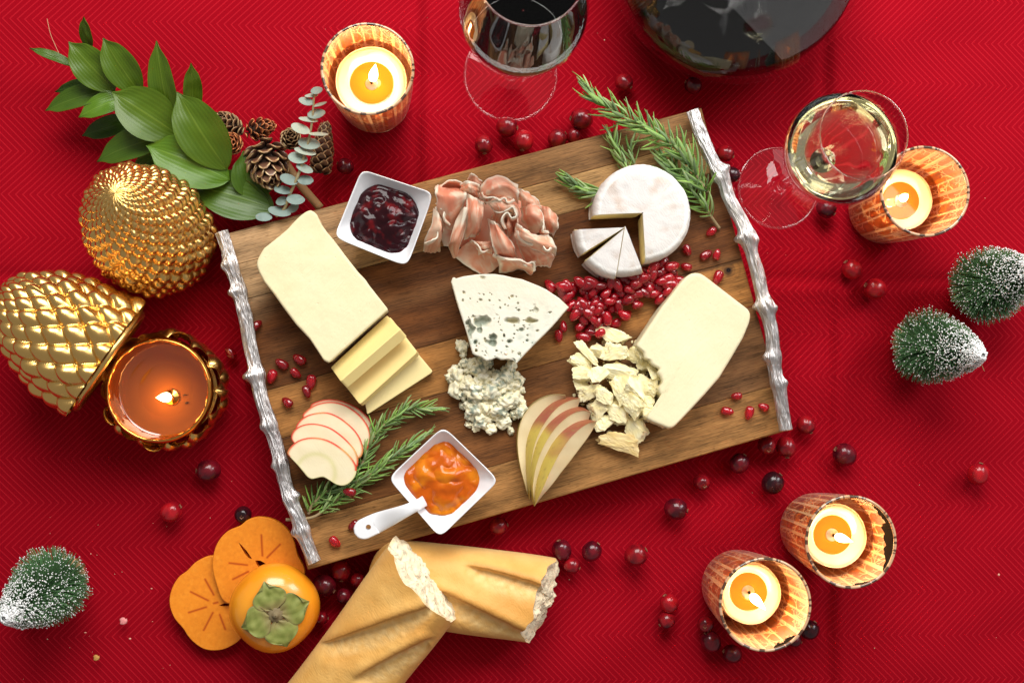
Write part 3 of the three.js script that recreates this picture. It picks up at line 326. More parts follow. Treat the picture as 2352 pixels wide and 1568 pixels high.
// ---------------------------------------------------------------- cured ham
{
  const mat = std({ vertexColors: true, roughness: 0.3, specularIntensity: 0.6, transmission: 0.16, thickness: 0 });
  let n = 0;
  const slice = (label, net, fat = [0, 1], pale = 0) => {
    n++; const ctl = net.map((r) => { const o = []; for (let i = 0; i < r.length; i += 3) o.push(Z('M', r[i], r[i + 1], BT + (r[i + 2] - 0.026) * 1.18)); return o; });
    const cols = ctl.map((r) => new THREE.CatmullRomCurve3(r, false, 'centripetal').getPoints(30)), nv = 44, seed = n * 5.3;
    const kw = 1.4 + ((n * 37) % 10) / 6, ph = n * 1.7, AP = 0.0004, hue = ((n * 53) % 10) / 10;
    const S = cols[0].map((_, j) => new THREE.CatmullRomCurve3(cols.map((c) => c[j]), false, 'centripetal').getPoints(nv)); // S[j][i]
    const nu = S.length, nm = S.map((r) => r.map(() => V(0, 0, 0)));
    for (let j = 0; j < nu; j++) for (let i = 0; i <= nv; i++) { const a = S[Math.min(j + 1, nu - 1)][i].clone().sub(S[Math.max(j - 1, 0)][i]), b = S[j][Math.min(i + 1, nv)].clone().sub(S[j][Math.max(i - 1, 0)]); nm[j][i] = a.cross(b).normalize(); }
    const P0 = S.map((r, j) => r.map((p, i) => { const u = j / (nu - 1), v = i / nv, e = 1 + 4 * Math.max(Math.abs(u - 0.5) - 0.3, 0), ev = Math.pow(Math.abs(v - 0.5) * 2, 3), eu = Math.pow(Math.abs(u - 0.5) * 2, 4); return p.clone().addScaledVector(nm[j][i], AP * Math.sin(6.283 * (kw * u + 0.35 * N(v * 2.5, seed, 3)) + ph) * (0.45 + 0.75 * Math.abs(v - 0.45))).addScaledVector(nm[j][i], 0.0008 * ev * N(u * 6 + seed, v * 2, 5) + 0.0008 * eu * N(v * 7 + seed, u * 2, 9)).addScaledVector(nm[j][i], 0.0009 * e * N(u * 3 + seed, v * 4, seed) + 0.00022 * N(u * 11 + seed, v * 11, 2)); }));
    const T = 0.0005, rows = []; for (let j = 0; j < nu; j++) { const a = P0[j].map((p, i) => p.clone().addScaledVector(nm[j][i], T)), b = P0[j].map((p, i) => p.clone().addScaledVector(nm[j][i], -T)).reverse(); rows.push([...a, ...b]); }
    const cap = rows.map((r) => r.slice()); rows.unshift(cap[0].map((p, i) => p.clone().lerp(cap[0][2 * nv + 1 - i], 0.5))); rows.push(cap[nu - 1].map((p, i) => p.clone().lerp(cap[nu - 1][2 * nv + 1 - i], 0.5)));
    for (const r of rows) for (const p of r) p.y = Math.max(p.y, BT + 0.0006);
    const g = grid(rows, true, (p, i, j) => { const u = (i - 1) / (nu - 1), v = (j <= nv ? j : 2 * nv + 1 - j) / nv; let c = mix3(mix3([0.95, 0.41, 0.24], [0.86, 0.3, 0.18], hue), mix3([0.98, 0.72, 0.53], [0.96, 0.55, 0.38], hue), sm(fbm(u * 3 + seed, v * 3, seed, 3), -0.3, 0.4)); c = mix3(c, [0.95, 0.78, 0.58], 0.75 * sm(fbm(u * 2.2 + seed * 2, v * 7, 4, 3), 0.12, 0.34)); const wob = 0.05 * N(v * 9, u * 9, seed); let f = 0; if (fat[0]) f = Math.max(f, 1 - sm(u + wob, 0.08 * fat[0], 0.17 * fat[0])); if (fat[1]) f = Math.max(f, sm(u + wob, 1 - 0.19 * fat[1], 1 - 0.08 * fat[1])); f = Math.max(f, 1 - sm(v + 0.7 * wob, 0.03, 0.11), (0.3 + 0.7 * (n % 2)) * sm(v + wob, 0.9, 0.99)); c = mix3(c, [0.97, 0.9, 0.74], f); return mix3(c, [0.82, 0.6, 0.42], pale); });
    const s = P0[nu >> 1][nv >> 1]; solo('cured_ham_slice', g, mat, V(s.x, BT, s.z), label, 'cured ham', 'folded cured ham slices on the board');
  };
  const ribbon = (label, list, hb, ht, lean, fat = 1.3) => { const p = []; for (let i = 0; i < list.length; i += 2) p.push([list[i], list[i + 1]]); const net = p.map(([x, y], i) => { const a = p[Math.max(0, i - 1)], b = p[Math.min(p.length - 1, i + 1)], l = Math.hypot(b[0] - a[0], b[1] - a[1]), nx = -(b[1] - a[1]) / l, ny = (b[0] - a[0]) / l, k = lean * (1 + 0.5 * Math.sin(i * 2.1)), e = i === 0 || i === p.length - 1 ? 0.006 : 0; return [x - nx * k * 0.5, y - ny * k * 0.5, hb, x - nx * k * 0.1, y - ny * k * 0.1, (hb + ht) / 2, x + nx * k, y + ny * k, ht - e]; }); slice(label, net, [0, fat], 0.06); };
  slice('flat ham slice lying lowest, flush with the board below the folds', [[330, 810, .0275, 440, 895, .0275, 540, 955, .0272], [450, 700, .031, 560, 800, .031, 620, 945, .0275], [620, 700, .032, 690, 800, .032, 710, 880, .028]], [0, 0], 0.05);
  slice('crumpled ham slice at the bottom of the pile, mostly covered', [[180, 420, .031, 200, 560, .031, 250, 730, .028], [420, 330, .034, 480, 540, .034, 520, 760, .028], [700, 300, .036, 760, 560, .036, 800, 860, .028], [960, 420, .034, 990, 600, .034, 1040, 840, .028]], [0, 0], 0);
  slice('orange-pink ham slice rolled upright beside the dark jam dish', [[180, 280, .043, 300, 205, .047, 400, 225, .046, 440, 290, .043], [195, 250, .040, 290, 255, .037, 370, 262, .037, 425, 285, .04], [186, 300, .056, 260, 322, .06, 350, 326, .06, 430, 312, .055], [198, 420, .051, 260, 440, .056, 330, 440, .054, 402, 420, .048], [225, 540, .037, 268, 590, .041, 308, 596, .039, 350, 560, .033]], [0.4, 0.6], 0);
  slice('pale fat-edged ham fold at the corner nearest the blue cheese and jam', [[175, 430, .045, 150, 560, .047, 105, 660, .042, 84, 770, .029], [215, 470, .05, 222, 570, .053, 190, 680, .046, 150, 782, .029], [235, 560, .040, 226, 640, .043, 222, 710, .04, 225, 770, .029]], [1.2, 0], 0.35);
  slice('ham slice draped in a long S with a cream edge curling at its foot', [[395, 430, .048, 345, 560, .050, 300, 690, .047, 292, 730, .034, 320, 822, .029], [430, 420, .057, 400, 560, .056, 345, 690, .053, 335, 745, .04, 345, 820, .029], [462, 440, .052, 430, 560, .050, 392, 680, .046, 378, 735, .038, 355, 800, .029]], [2, 0], 0.12);
  slice('broad ham fold between the rolled slice and the central curl', [[430, 300, .05, 440, 430, .056, 432, 560, .05, 415, 680, .036], [500, 340, .058, 505, 450, .062, 500, 560, .056, 470, 660, .04], [572, 385, .055, 565, 470, .058, 552, 560, .049, 530, 640, .034]], [0.6, 0.5], 0.05);
  slice('small peach ham petal behind the rolled slice', [[383, 230, .050, 395, 275, .048, 430, 330, .046], [450, 205, .058, 462, 262, .058, 485, 330, .05], [540, 235, .053, 532, 292, .051, 545, 360, .046]], [1.6, 0], 0.15);
  slice('pointed ham tip standing up at the top edge of the pile', [[448, 185, .048, 462, 215, .046, 480, 250, .044], [474, 145, .055, 505, 210, .052, 515, 262, .046], [558, 205, .048, 552, 245, .047, 545, 300, .044]], [1, 0.6], 0.25);
  slice('large domed ham fold at the top of the pile, pale and rosy', [[530, 345, .047, 565, 360, .052, 590, 400, .047], [578, 220, .053, 620, 285, .066, 655, 345, .058], [690, 172, .05, 740, 240, .067, 760, 325, .058], [848, 240, .047, 850, 310, .058, 852, 400, .048]], [0.8, 0.4], 0.1);
  slice('wavy ham fold trailing from the dome toward the pointed end of the pile', [[845, 265, .047, 860, 320, .05, 880, 420, .044], [900, 285, .053, 910, 350, .057, 920, 450, .048], [965, 320, .052, 980, 390, .055, 960, 470, .046], [1025, 390, .045, 1010, 440, .047, 985, 500, .042]], [0.5, 0.6], 0);
  slice('cupped ham curl with a dark hollow at the centre of the pile', [[585, 375, .056, 640, 425, .058, 655, 470, .04, 615, 520, .033], [680, 365, .061, 705, 425, .062, 690, 500, .046, 680, 560, .036], [800, 395, .058, 825, 420, .058, 780, 520, .044, 745, 570, .036]], [0.7, 1], 0.03);
  slice('ruffled ham strip standing between the curl and the folds beside it', [[742, 490, .047, 752, 560, .048, 775, 660, .04], [775, 465, .055, 770, 560, .054, 800, 640, .044], [800, 490, .049, 812, 555, .047, 825, 620, .041], [835, 470, .054, 850, 545, .054, 865, 620, .048]], [0.9, 0.4], 0.15);
  slice('smooth ham tongue running from the curl down toward the blue cheese', [[606, 510, .043, 628, 640, .050, 655, 760, .05, 690, 850, .033], [660, 545, .055, 712, 650, .058, 755, 760, .054, 800, 836, .037], [735, 600, .044, 790, 690, .05, 822, 765, .048, 842, 812, .036]], [0.5, 0.3], 0);
  slice('small torn ham fold left in the hollow below the broad fold', [[455, 685, .037, 520, 740, .039, 530, 800, .03], [540, 695, .046, 580, 735, .046, 600, 785, .032], [622, 690, .042, 640, 740, .041, 642, 790, .032]], [0, 1.2], 0.1);
  slice('ham slice end standing out farthest toward the brie', [[1025, 400, .04, 1050, 500, .042, 1060, 630, .032], [1102, 428, .045, 1112, 520, .048, 1108, 630, .034], [1150, 478, .04, 1174, 570, .038, 1125, 645, .029]], [0, 0.7], 0.02);
  slice('broad rosy ham fold with a crimped white edge facing the brie', [[868, 430, .046, 885, 520, .046, 950, 600, .038], [940, 390, .055, 955, 480, .06, 1020, 620, .046], [1005, 410, .056, 1030, 480, .06, 1055, 590, .053], [1025, 450, .046, 1055, 520, .05, 1040, 630, .042]], [0.3, 1.6], 0.04);
  slice('looping ham fold at the lower side of the pile, its edge turned over', [[835, 545, .053, 825, 640, .052, 850, 715, .044], [880, 580, .061, 900, 650, .06, 930, 735, .049], [980, 640, .056, 1010, 690, .06, 1060, 790, .046], [1092, 635, .048, 1152, 730, .05, 1150, 810, .034]], [0.9, 0.4], 0.12);
  slice('shaded ham fold under the looping one at the edge of the pile', [[840, 700, .038, 895, 840, .034, 950, 905, .028], [960, 740, .044, 1010, 830, .04, 1040, 885, .03], [1070, 780, .044, 1135, 800, .042, 1110, 890, .028]], [0, 0.5], 0.03);
  slice('cream-rimmed ham ruffle at the foot of the pile above the blue cheese', [[650, 795, .043, 690, 855, .041, 695, 945, .028], [760, 828, .05, 790, 855, .048, 790, 925, .029], [870, 846, .051, 880, 880, .046, 890, 930, .029], [915, 865, .05, 950, 900, .046, 960, 955, .029], [985, 850, .044, 985, 900, .04, 975, 945, .029]], [0.4, 0.3], 0.16);
  ribbon('thin ham ribbon coiled on edge in the heart of the pile', [640, 395, 700, 440, 760, 425, 800, 405, 840, 435, 845, 495, 800, 525, 762, 488, 738, 520, 760, 590], 0.04, 0.06, 16);
  ribbon('thin ham ribbon curving along the lower side of the pile toward its end', [850, 555, 828, 620, 860, 690, 930, 735, 1010, 735, 1080, 775, 1130, 735], 0.04, 0.057, -18, 1.6);
  ribbon('thin ham ribbon with a bright crimped rim on the fold facing the brie', [940, 430, 1000, 448, 1040, 500, 1048, 560, 1036, 615, 1095, 622], 0.044, 0.058, -12, 1.8);
  ribbon('thin ham ribbon wriggling down the front of the rolled slice', [195, 385, 232, 420, 272, 388, 290, 440, 262, 500, 300, 565], 0.044, 0.055, 12, 1.4);
  ribbon('thin ham ribbon with a wavy cream rim at the very foot of the pile', [650, 800, 720, 842, 800, 850, 880, 858, 912, 900, 958, 872, 972, 935], 0.032, 0.049, -14, 1.8);
  ribbon('thin ham ribbon hooked beside the torn fold under the broad one', [470, 690, 520, 730, 560, 775, 622, 755], 0.034, 0.048, -12, 1.2);
  ribbon('thin pale ham ribbon trailing along the edge nearest the jam dish', [182, 470, 220, 560, 212, 650, 160, 705, 100, 725], 0.034, 0.051, 14, 1.8);
  ribbon('thin ham ribbon rippling over the domed fold at the top', [560, 300, 600, 335, 660, 330, 700, 350, 745, 335, 765, 370, 820, 360], 0.05, 0.064, 12, 1.5);
}
// ---------------------------------------------------------------- pear and apple slices
{
  const flesh = std({ vertexColors: true, roughness: 0.35, specularIntensity: 0.6, bumpMap: noiseTex, bumpScale: 0.0001 }), skin = std({ vertexColors: true, roughness: 0.4, clearcoat: 0.25 });
  const pear = (label, A, B, C, h, dk) => {
    const c = (l, y) => curve(ZS('V', l, y)).getPoints(48), a = c(A, BT + h), b = c(B, BT + h + 0.0085).map((p, j) => { p.x += (0.0034 * Math.sin(Math.PI * j / 48) + 0.0004) * (dk > 0.5); p.z += 0.0008 * Math.sin(Math.PI * j / 48) * (dk > 0.5); return p; }), d = c(C, BT + h + 0.0035), g = thing('pear_slice', label, 'pear slice', V(b[24].x, BT, b[24].z), 'fanned pear slices');
    const sk = [], fl = [], nb = 8;
    for (let i = 0; i <= nb; i++) { const t = i / nb; sk.push(a.map((p, j) => { const q = p.clone().lerp(b[j], t); q.y += 0.0012 * Math.sin(Math.PI * t) * Math.min(1, j / 6, (48 - j) / 6); return q; })); fl.push(b.map((p, j) => { const q = p.clone().lerp(d[j], t); q.y += 0.0004 * N(q.x * 90, q.z * 90, 3); return q; })); }
    const under = [b, ...[0.5, 1].map(() => null)].slice(0, 1); void under;
    const base = [d, d.map((p) => V(p.x, BT + h - 0.001, p.z)), a];
    part(g, 'skin', grid(sk, false, (p, i, j) => { const t = j / 48, sp = sm(N(p.x * 900, p.z * 900, p.y * 900), 0.25, 0.5); let q = mix3(dk > 0.5 ? [0.3, 0.08, 0.045] : [0.45, 0.38, 0.16], [0.5, 0.37, 0.07], sm(t + 0.2 * N(p.x * 80, p.z * 80), 0.35, 0.6)); q = mix3(q, [0.3, 0.085, 0.04], (1 - sm(t, 0.2, 0.5)) * dk); return mix3(q, [0.25, 0.16, 0.05], sp * 0.5); }), skin);
    part(g, 'flesh', grid(fl, false, (p, i, j) => mix3(mix3([0.66, 0.5, 0.26], [0.76, 0.64, 0.4], 0.5 + 0.6 * fbm(p.x * 50, p.z * 50, 2, 3)), [0.55, 0.36, 0.14], 0.5 * (i === 0 || i === nb))), flesh);
    part(g, 'underside', grid(base, false, () => [0.62, 0.5, 0.28]), flesh);
  };
  pear('hindmost pear slice, thin and greenish, nearest the blue cheese', [408, 828, 350, 824, 290, 834, 235, 858, 190, 892, 150, 940, 122, 1000, 106, 1065, 102, 1130, 108, 1210, 124, 1290, 146, 1370, 172, 1455], [412, 832, 352, 829, 294, 839, 240, 863, 196, 898, 157, 946, 129, 1005, 114, 1070, 110, 1132, 116, 1210, 130, 1290, 150, 1368, 174, 1455], [414, 850, 372, 880, 330, 930, 290, 985, 255, 1035, 230, 1085, 210, 1135, 196, 1190, 186, 1240, 180, 1300, 176, 1350, 174, 1400, 176, 1456], 0.0012, 0);
  pear('second pear slice from the back, red skinned and touching a cheddar chunk', [495, 846, 440, 842, 385, 850, 330, 868, 280, 900, 235, 945, 195, 1000, 170, 1060, 156, 1120, 152, 1190, 156, 1270, 166, 1370, 182, 1482], [500, 852, 445, 858, 392, 874, 345, 898, 300, 935, 258, 985, 222, 1040, 198, 1095, 184, 1150, 176, 1215, 174, 1290, 176, 1380, 184, 1484], [490, 905, 470, 935, 440, 970, 405, 1005, 370, 1045, 335, 1085, 300, 1130, 270, 1180, 245, 1235, 225, 1295, 208, 1355, 196, 1420, 187, 1486], 0.0045, 1);
  pear('third pear slice with red skin fading to yellow', [568, 936, 520, 908, 460, 906, 400, 922, 345, 952, 295, 992, 252, 1045, 220, 1100, 198, 1160, 182, 1225, 174, 1310, 180, 1410, 212, 1524], [566, 940, 520, 926, 465, 932, 412, 954, 362, 988, 316, 1030, 276, 1082, 245, 1138, 222, 1195, 205, 1260, 195, 1335, 194, 1420, 214, 1525], [556, 985, 530, 1000, 495, 1035, 455, 1075, 415, 1115, 375, 1160, 335, 1205, 305, 1250, 275, 1300, 250, 1355, 232, 1415, 222, 1470, 215, 1526], 0.0085, 1);
  pear('front pear slice showing speckled yellow and red skin', [608, 994, 560, 984, 510, 988, 458, 1002, 405, 1030, 358, 1070, 320, 1118, 290, 1172, 264, 1230, 243, 1295, 228, 1365, 218, 1440, 213, 1526], [607, 996, 568, 998, 522, 1012, 478, 1036, 436, 1068, 396, 1108, 362, 1155, 332, 1205, 306, 1262, 282, 1322, 262, 1385, 240, 1450, 214, 1527], [606, 998, 596, 1022, 570, 1068, 540, 1112, 510, 1152, 478, 1194, 445, 1238, 412, 1280, 382, 1318, 350, 1362, 312, 1410, 270, 1458, 216, 1528], 0.0125, 1);
  const mA = std({ vertexColors: true, roughness: 0.4, specularIntensity: 0.5, bumpMap: noiseTex, bumpScale: 0.0001 });
  const apple = (label, list, h, dx, dz, core) => {
    const y = BT + h, o = ZS('K', list, y), c = curve(o, true).getPoints(160), ctr = c.reduce((a, p) => a.add(p), V(0, 0, 0)).divideScalar(c.length);
    const cc = Z('K', 512, 770, y), g = starBlock(c, y, y - 0.0028, { n: 200, nR: 20, nW: 2, r: 0.0007, center: ctr, smooth: 2, top: (x, z) => 0.0003 * N(x * 90, z * 90), color: (p, z, t, s) => { let q = mix3([0.74, 0.62, 0.38], [0.8, 0.71, 0.5], 0.5 + 0.7 * fbm(p.x * 60, p.z * 60, h * 99, 3)); const red = z >= 1 || t > 0.985; const cut = core && p.z > Z('K', 560, 640, y).z + 0 && s > 0.5 && s < 0.98 ? 0 : 1; if (red) q = cut ? mix3([0.62, 0.07, 0.035], [0.6, 0.3, 0.09], sm(N(p.x * 60, p.z * 60), 0, 0.5)) : [0.72, 0.65, 0.35]; else q = mix3(q, [0.7, 0.27, 0.13], 0.5 * sm(t, 0.9, 0.985) * cut); if (core) { const d = Math.hypot(p.x - cc.x, p.z - cc.z); q = mix3(q, [0.6, 0.55, 0.24], 0.6 * Math.exp(-(((d - 0.0135) / 0.0016) ** 2))); } return q; } });
    warp(g, (v) => { v.y = Math.max(BT + 0.0004, v.y + (v.x - ctr.x) * dx + (v.z - ctr.z) * dz); });
    solo('apple_slice', g, mA, V(ctr.x, y, ctr.z), label, 'apple slice', 'fanned apple slices');
  };
  apple('hindmost apple slice, only its rosy rim showing under the fan', [470, 240, 530, 205, 600, 190, 680, 194, 760, 215, 840, 255, 910, 315, 955, 380, 976, 450, 970, 520, 940, 580, 880, 600, 780, 560, 660, 500, 560, 420, 490, 330], 0.004, 0, 0);
  apple('apple slice second from the back of the fan, wide and pale', [408, 318, 440, 278, 500, 236, 580, 212, 660, 210, 740, 232, 820, 280, 890, 348, 932, 420, 945, 490, 930, 560, 890, 605, 800, 590, 680, 540, 560, 480, 470, 410], 0.008, 0, 0);
  apple('middle apple slice of the fan', [356, 415, 380, 365, 440, 318, 520, 295, 600, 292, 680, 320, 760, 375, 830, 445, 872, 520, 886, 590, 870, 640, 830, 660, 720, 620, 600, 560, 490, 520, 400, 480], 0.012, 0, 0);
  apple('apple slice directly behind the front one with orange-tinted rim', [318, 495, 336, 440, 385, 400, 460, 380, 540, 385, 625, 412, 705, 465, 775, 530, 825, 595, 846, 660, 838, 720, 800, 740, 700, 690, 590, 640, 470, 600, 370, 560], 0.016, 0, 0);
  apple('front apple slice showing the curved core line', [288, 612, 312, 565, 370, 515, 440, 492, 500, 488, 570, 498, 640, 525, 710, 570, 770, 622, 815, 680, 834, 730, 825, 785, 800, 825, 765, 855, 720, 868, 670, 855, 620, 825, 570, 800, 520, 808, 480, 815, 450, 800, 420, 765, 370, 705, 318, 650], 0.02, 0, 0, true);
}
// ---------------------------------------------------------------- rosemary
const needleGeos = (() => { const out = []; for (let k = 0; k < 4; k++) { const rows = []; for (let i = 0; i <= 7; i++) { const t = i / 7, w = 0.5 * Math.pow(Math.sin(Math.PI * Math.min(0.97, t * 0.86 + 0.12)), 0.5), z = (0.03 + 0.09 * k) * t * t, x = 0.05 * (k - 1.5) * t * t; const row = []; for (let j = 0; j < 6; j++) { const a = j / 6 * Math.PI * 2; row.push(V(x + 0.105 * w * Math.cos(a), t, z + 0.05 * w * Math.sin(a))); } rows.push(row); } rows.push(rows[7].map(() => V(0.05 * (k - 1.5), 1.005, 0.03 + 0.09 * k))); out.push(grid(rows, true, (p, i, j) => { const under = j >= 4 ? 1 : 0; return mix3(mix3([0.16, 0.285, 0.06], [0.27, 0.42, 0.11], i / 8), [0.3, 0.37, 0.24], under * 0.6 + (j === 1 ? 0.12 : 0)); }, false)); } return out; })();
const M_needle = [[1, 1, 1], [1.25, 1.2, 1.1], [0.72, 0.78, 0.75], [1.1, 1.25, 0.85]].map((c) => std({ vertexColors: true, color: c, roughness: 0.5, specularIntensity: 0.5 })), M_twig = std({ color: [0.28, 0.2, 0.1], roughness: 0.8 });
function rosemary(label, f, list, h0, opt) {
  const r = rng(opt.seed), pts = []; for (let i = 0; i < list.length; i += 3) pts.push(Z(f, list[i], list[i + 1], h0 + list[i + 2] * 0.001));
  const c = curve(pts), L = c.getLength(), g = thing('rosemary_sprig', label, 'rosemary', pts[0].clone().setY(h0), null);
  part(g, 'stem', sweep(pts, 50, 7, (t) => 0.0009 * (0.6 + 0.7 * t)), M_twig);
  const n = Math.round(L / ((opt.gap ?? 0.00125) * 0.78)), X = V(0, 1, 0), Zv = V(0, 0, 1);
  for (let i = 0; i < n; i++) {
    const t = Math.min(0.995, (i + r() * 0.6) / n), bare = opt.bare ?? 1; if (t > bare) continue;
    const p = c.getPointAt(t), T = c.getTangentAt(t).negate(), B = T.clone().cross(UPV).normalize(), U = B.clone().cross(T).normalize();
    const a = i * 1.9 + r() * 0.9, rad = B.clone().multiplyScalar(Math.cos(a)).addScaledVector(U, Math.sin(a));
    const sp = lerp(0.3, opt.spread ?? 0.85, sm(t, 0, 0.25)) * (0.75 + 0.5 * r()), d = T.clone().multiplyScalar(Math.cos(sp)).addScaledVector(rad, Math.sin(sp)).normalize();
    const len = (opt.len ?? 0.0135) * (0.65 + 0.5 * r()) * lerp(0.7, 1, sm(t, 0, 0.15));
    if (p.y + d.y * len < h0 + 0.0008) { d.y = (h0 + 0.0012 - p.y) / len + 0.05; d.normalize(); }
    const m = piece(g, 'needle', needleGeos[(r() * 4) | 0], M_needle[(r() * 4) | 0]);
    const q = new THREE.Quaternion().setFromUnitVectors(X, d), zr = Zv.clone().applyQuaternion(q), want = rad.clone().negate().addScaledVector(d, rad.dot(d)).normalize().negate(), ang = Math.atan2(zr.clone().cross(want).dot(d), zr.dot(want));
    m.quaternion.setFromAxisAngle(d, ang + Math.PI).multiply(q); m.position.copy(p.sub(g.position)); m.scale.set(len * 1.45, len, len * (r() < 0.75 ? 1.3 : 2.4));
  }
}
rosemary('long rosemary sprig running from the cranberries along the silver handle', 'C', [60, 455, 12, 115, 520, 14, 200, 578, 15, 320, 640, 16, 440, 712, 16, 530, 775, 15, 590, 845, 14, 650, 940, 13, 700, 1010, 10], BT, { seed: 1, gap: 0.001, len: 0.0185, spread: 0.95 });
rosemary('short rosemary sprig whose pale cut stem ends near the loose pomegranate seeds', 'C', [470, 830, 9, 560, 925, 10, 625, 1010, 9, 690, 1100, 7, 756, 1194, 3], BT, { seed: 2, gap: 0.00105, bare: 0.84, len: 0.018, spread: 0.95 });
rosemary('rosemary tip poking out under the brie toward the cured ham', 'C', [-10, 955, 7, 40, 985, 6, 95, 1005, 6, 180, 1015, 6], BT, { seed: 3, gap: 0.00085, spread: 0.65, len: 0.017 });
rosemary('small rosemary tip standing up above the brie', 'C', [185, 710, 9, 215, 775, 8, 255, 850, 6, 300, 930, 5], BT, { seed: 4, gap: 0.0011, spread: 0.7, len: 0.013 });
rosemary('tiny rosemary offshoot between the brie and the long sprig', 'C', [300, 750, 10, 290, 800, 8, 320, 870, 5], BT, { seed: 9, gap: 0.0014, spread: 0.7, len: 0.012 });
rosemary('rosemary sprig ending just below the cheddar slices and passing under the apple slices', 'K', [1470, 262, 6, 1360, 262, 7, 1230, 275, 7, 1110, 350, 7, 1010, 430, 7, 930, 560, 6, 880, 690, 5, 800, 800, 4], BT, { seed: 5, gap: 0.0011 });
rosemary('rosemary sprig tucked under the marmalade dish and reaching the silver handle', 'K', [1375, 470, 6, 1290, 530, 7, 1180, 605, 8, 1060, 690, 8, 960, 770, 7, 840, 862, 6, 720, 950, 6, 610, 1035, 6, 500, 1110, 7, 380, 1130, 7, 280, 1132, 7], BT, { seed: 6, gap: 0.00105, bare: 0.8 });
rosemary('dark rosemary sprig below the apple slices beside the silver handle', 'K', [830, 800, 8, 720, 850, 6, 620, 900, 6, 540, 960, 6, 480, 1030, 5, 455, 1090, 4], BT, { seed: 7, gap: 0.00095, spread: 1 });
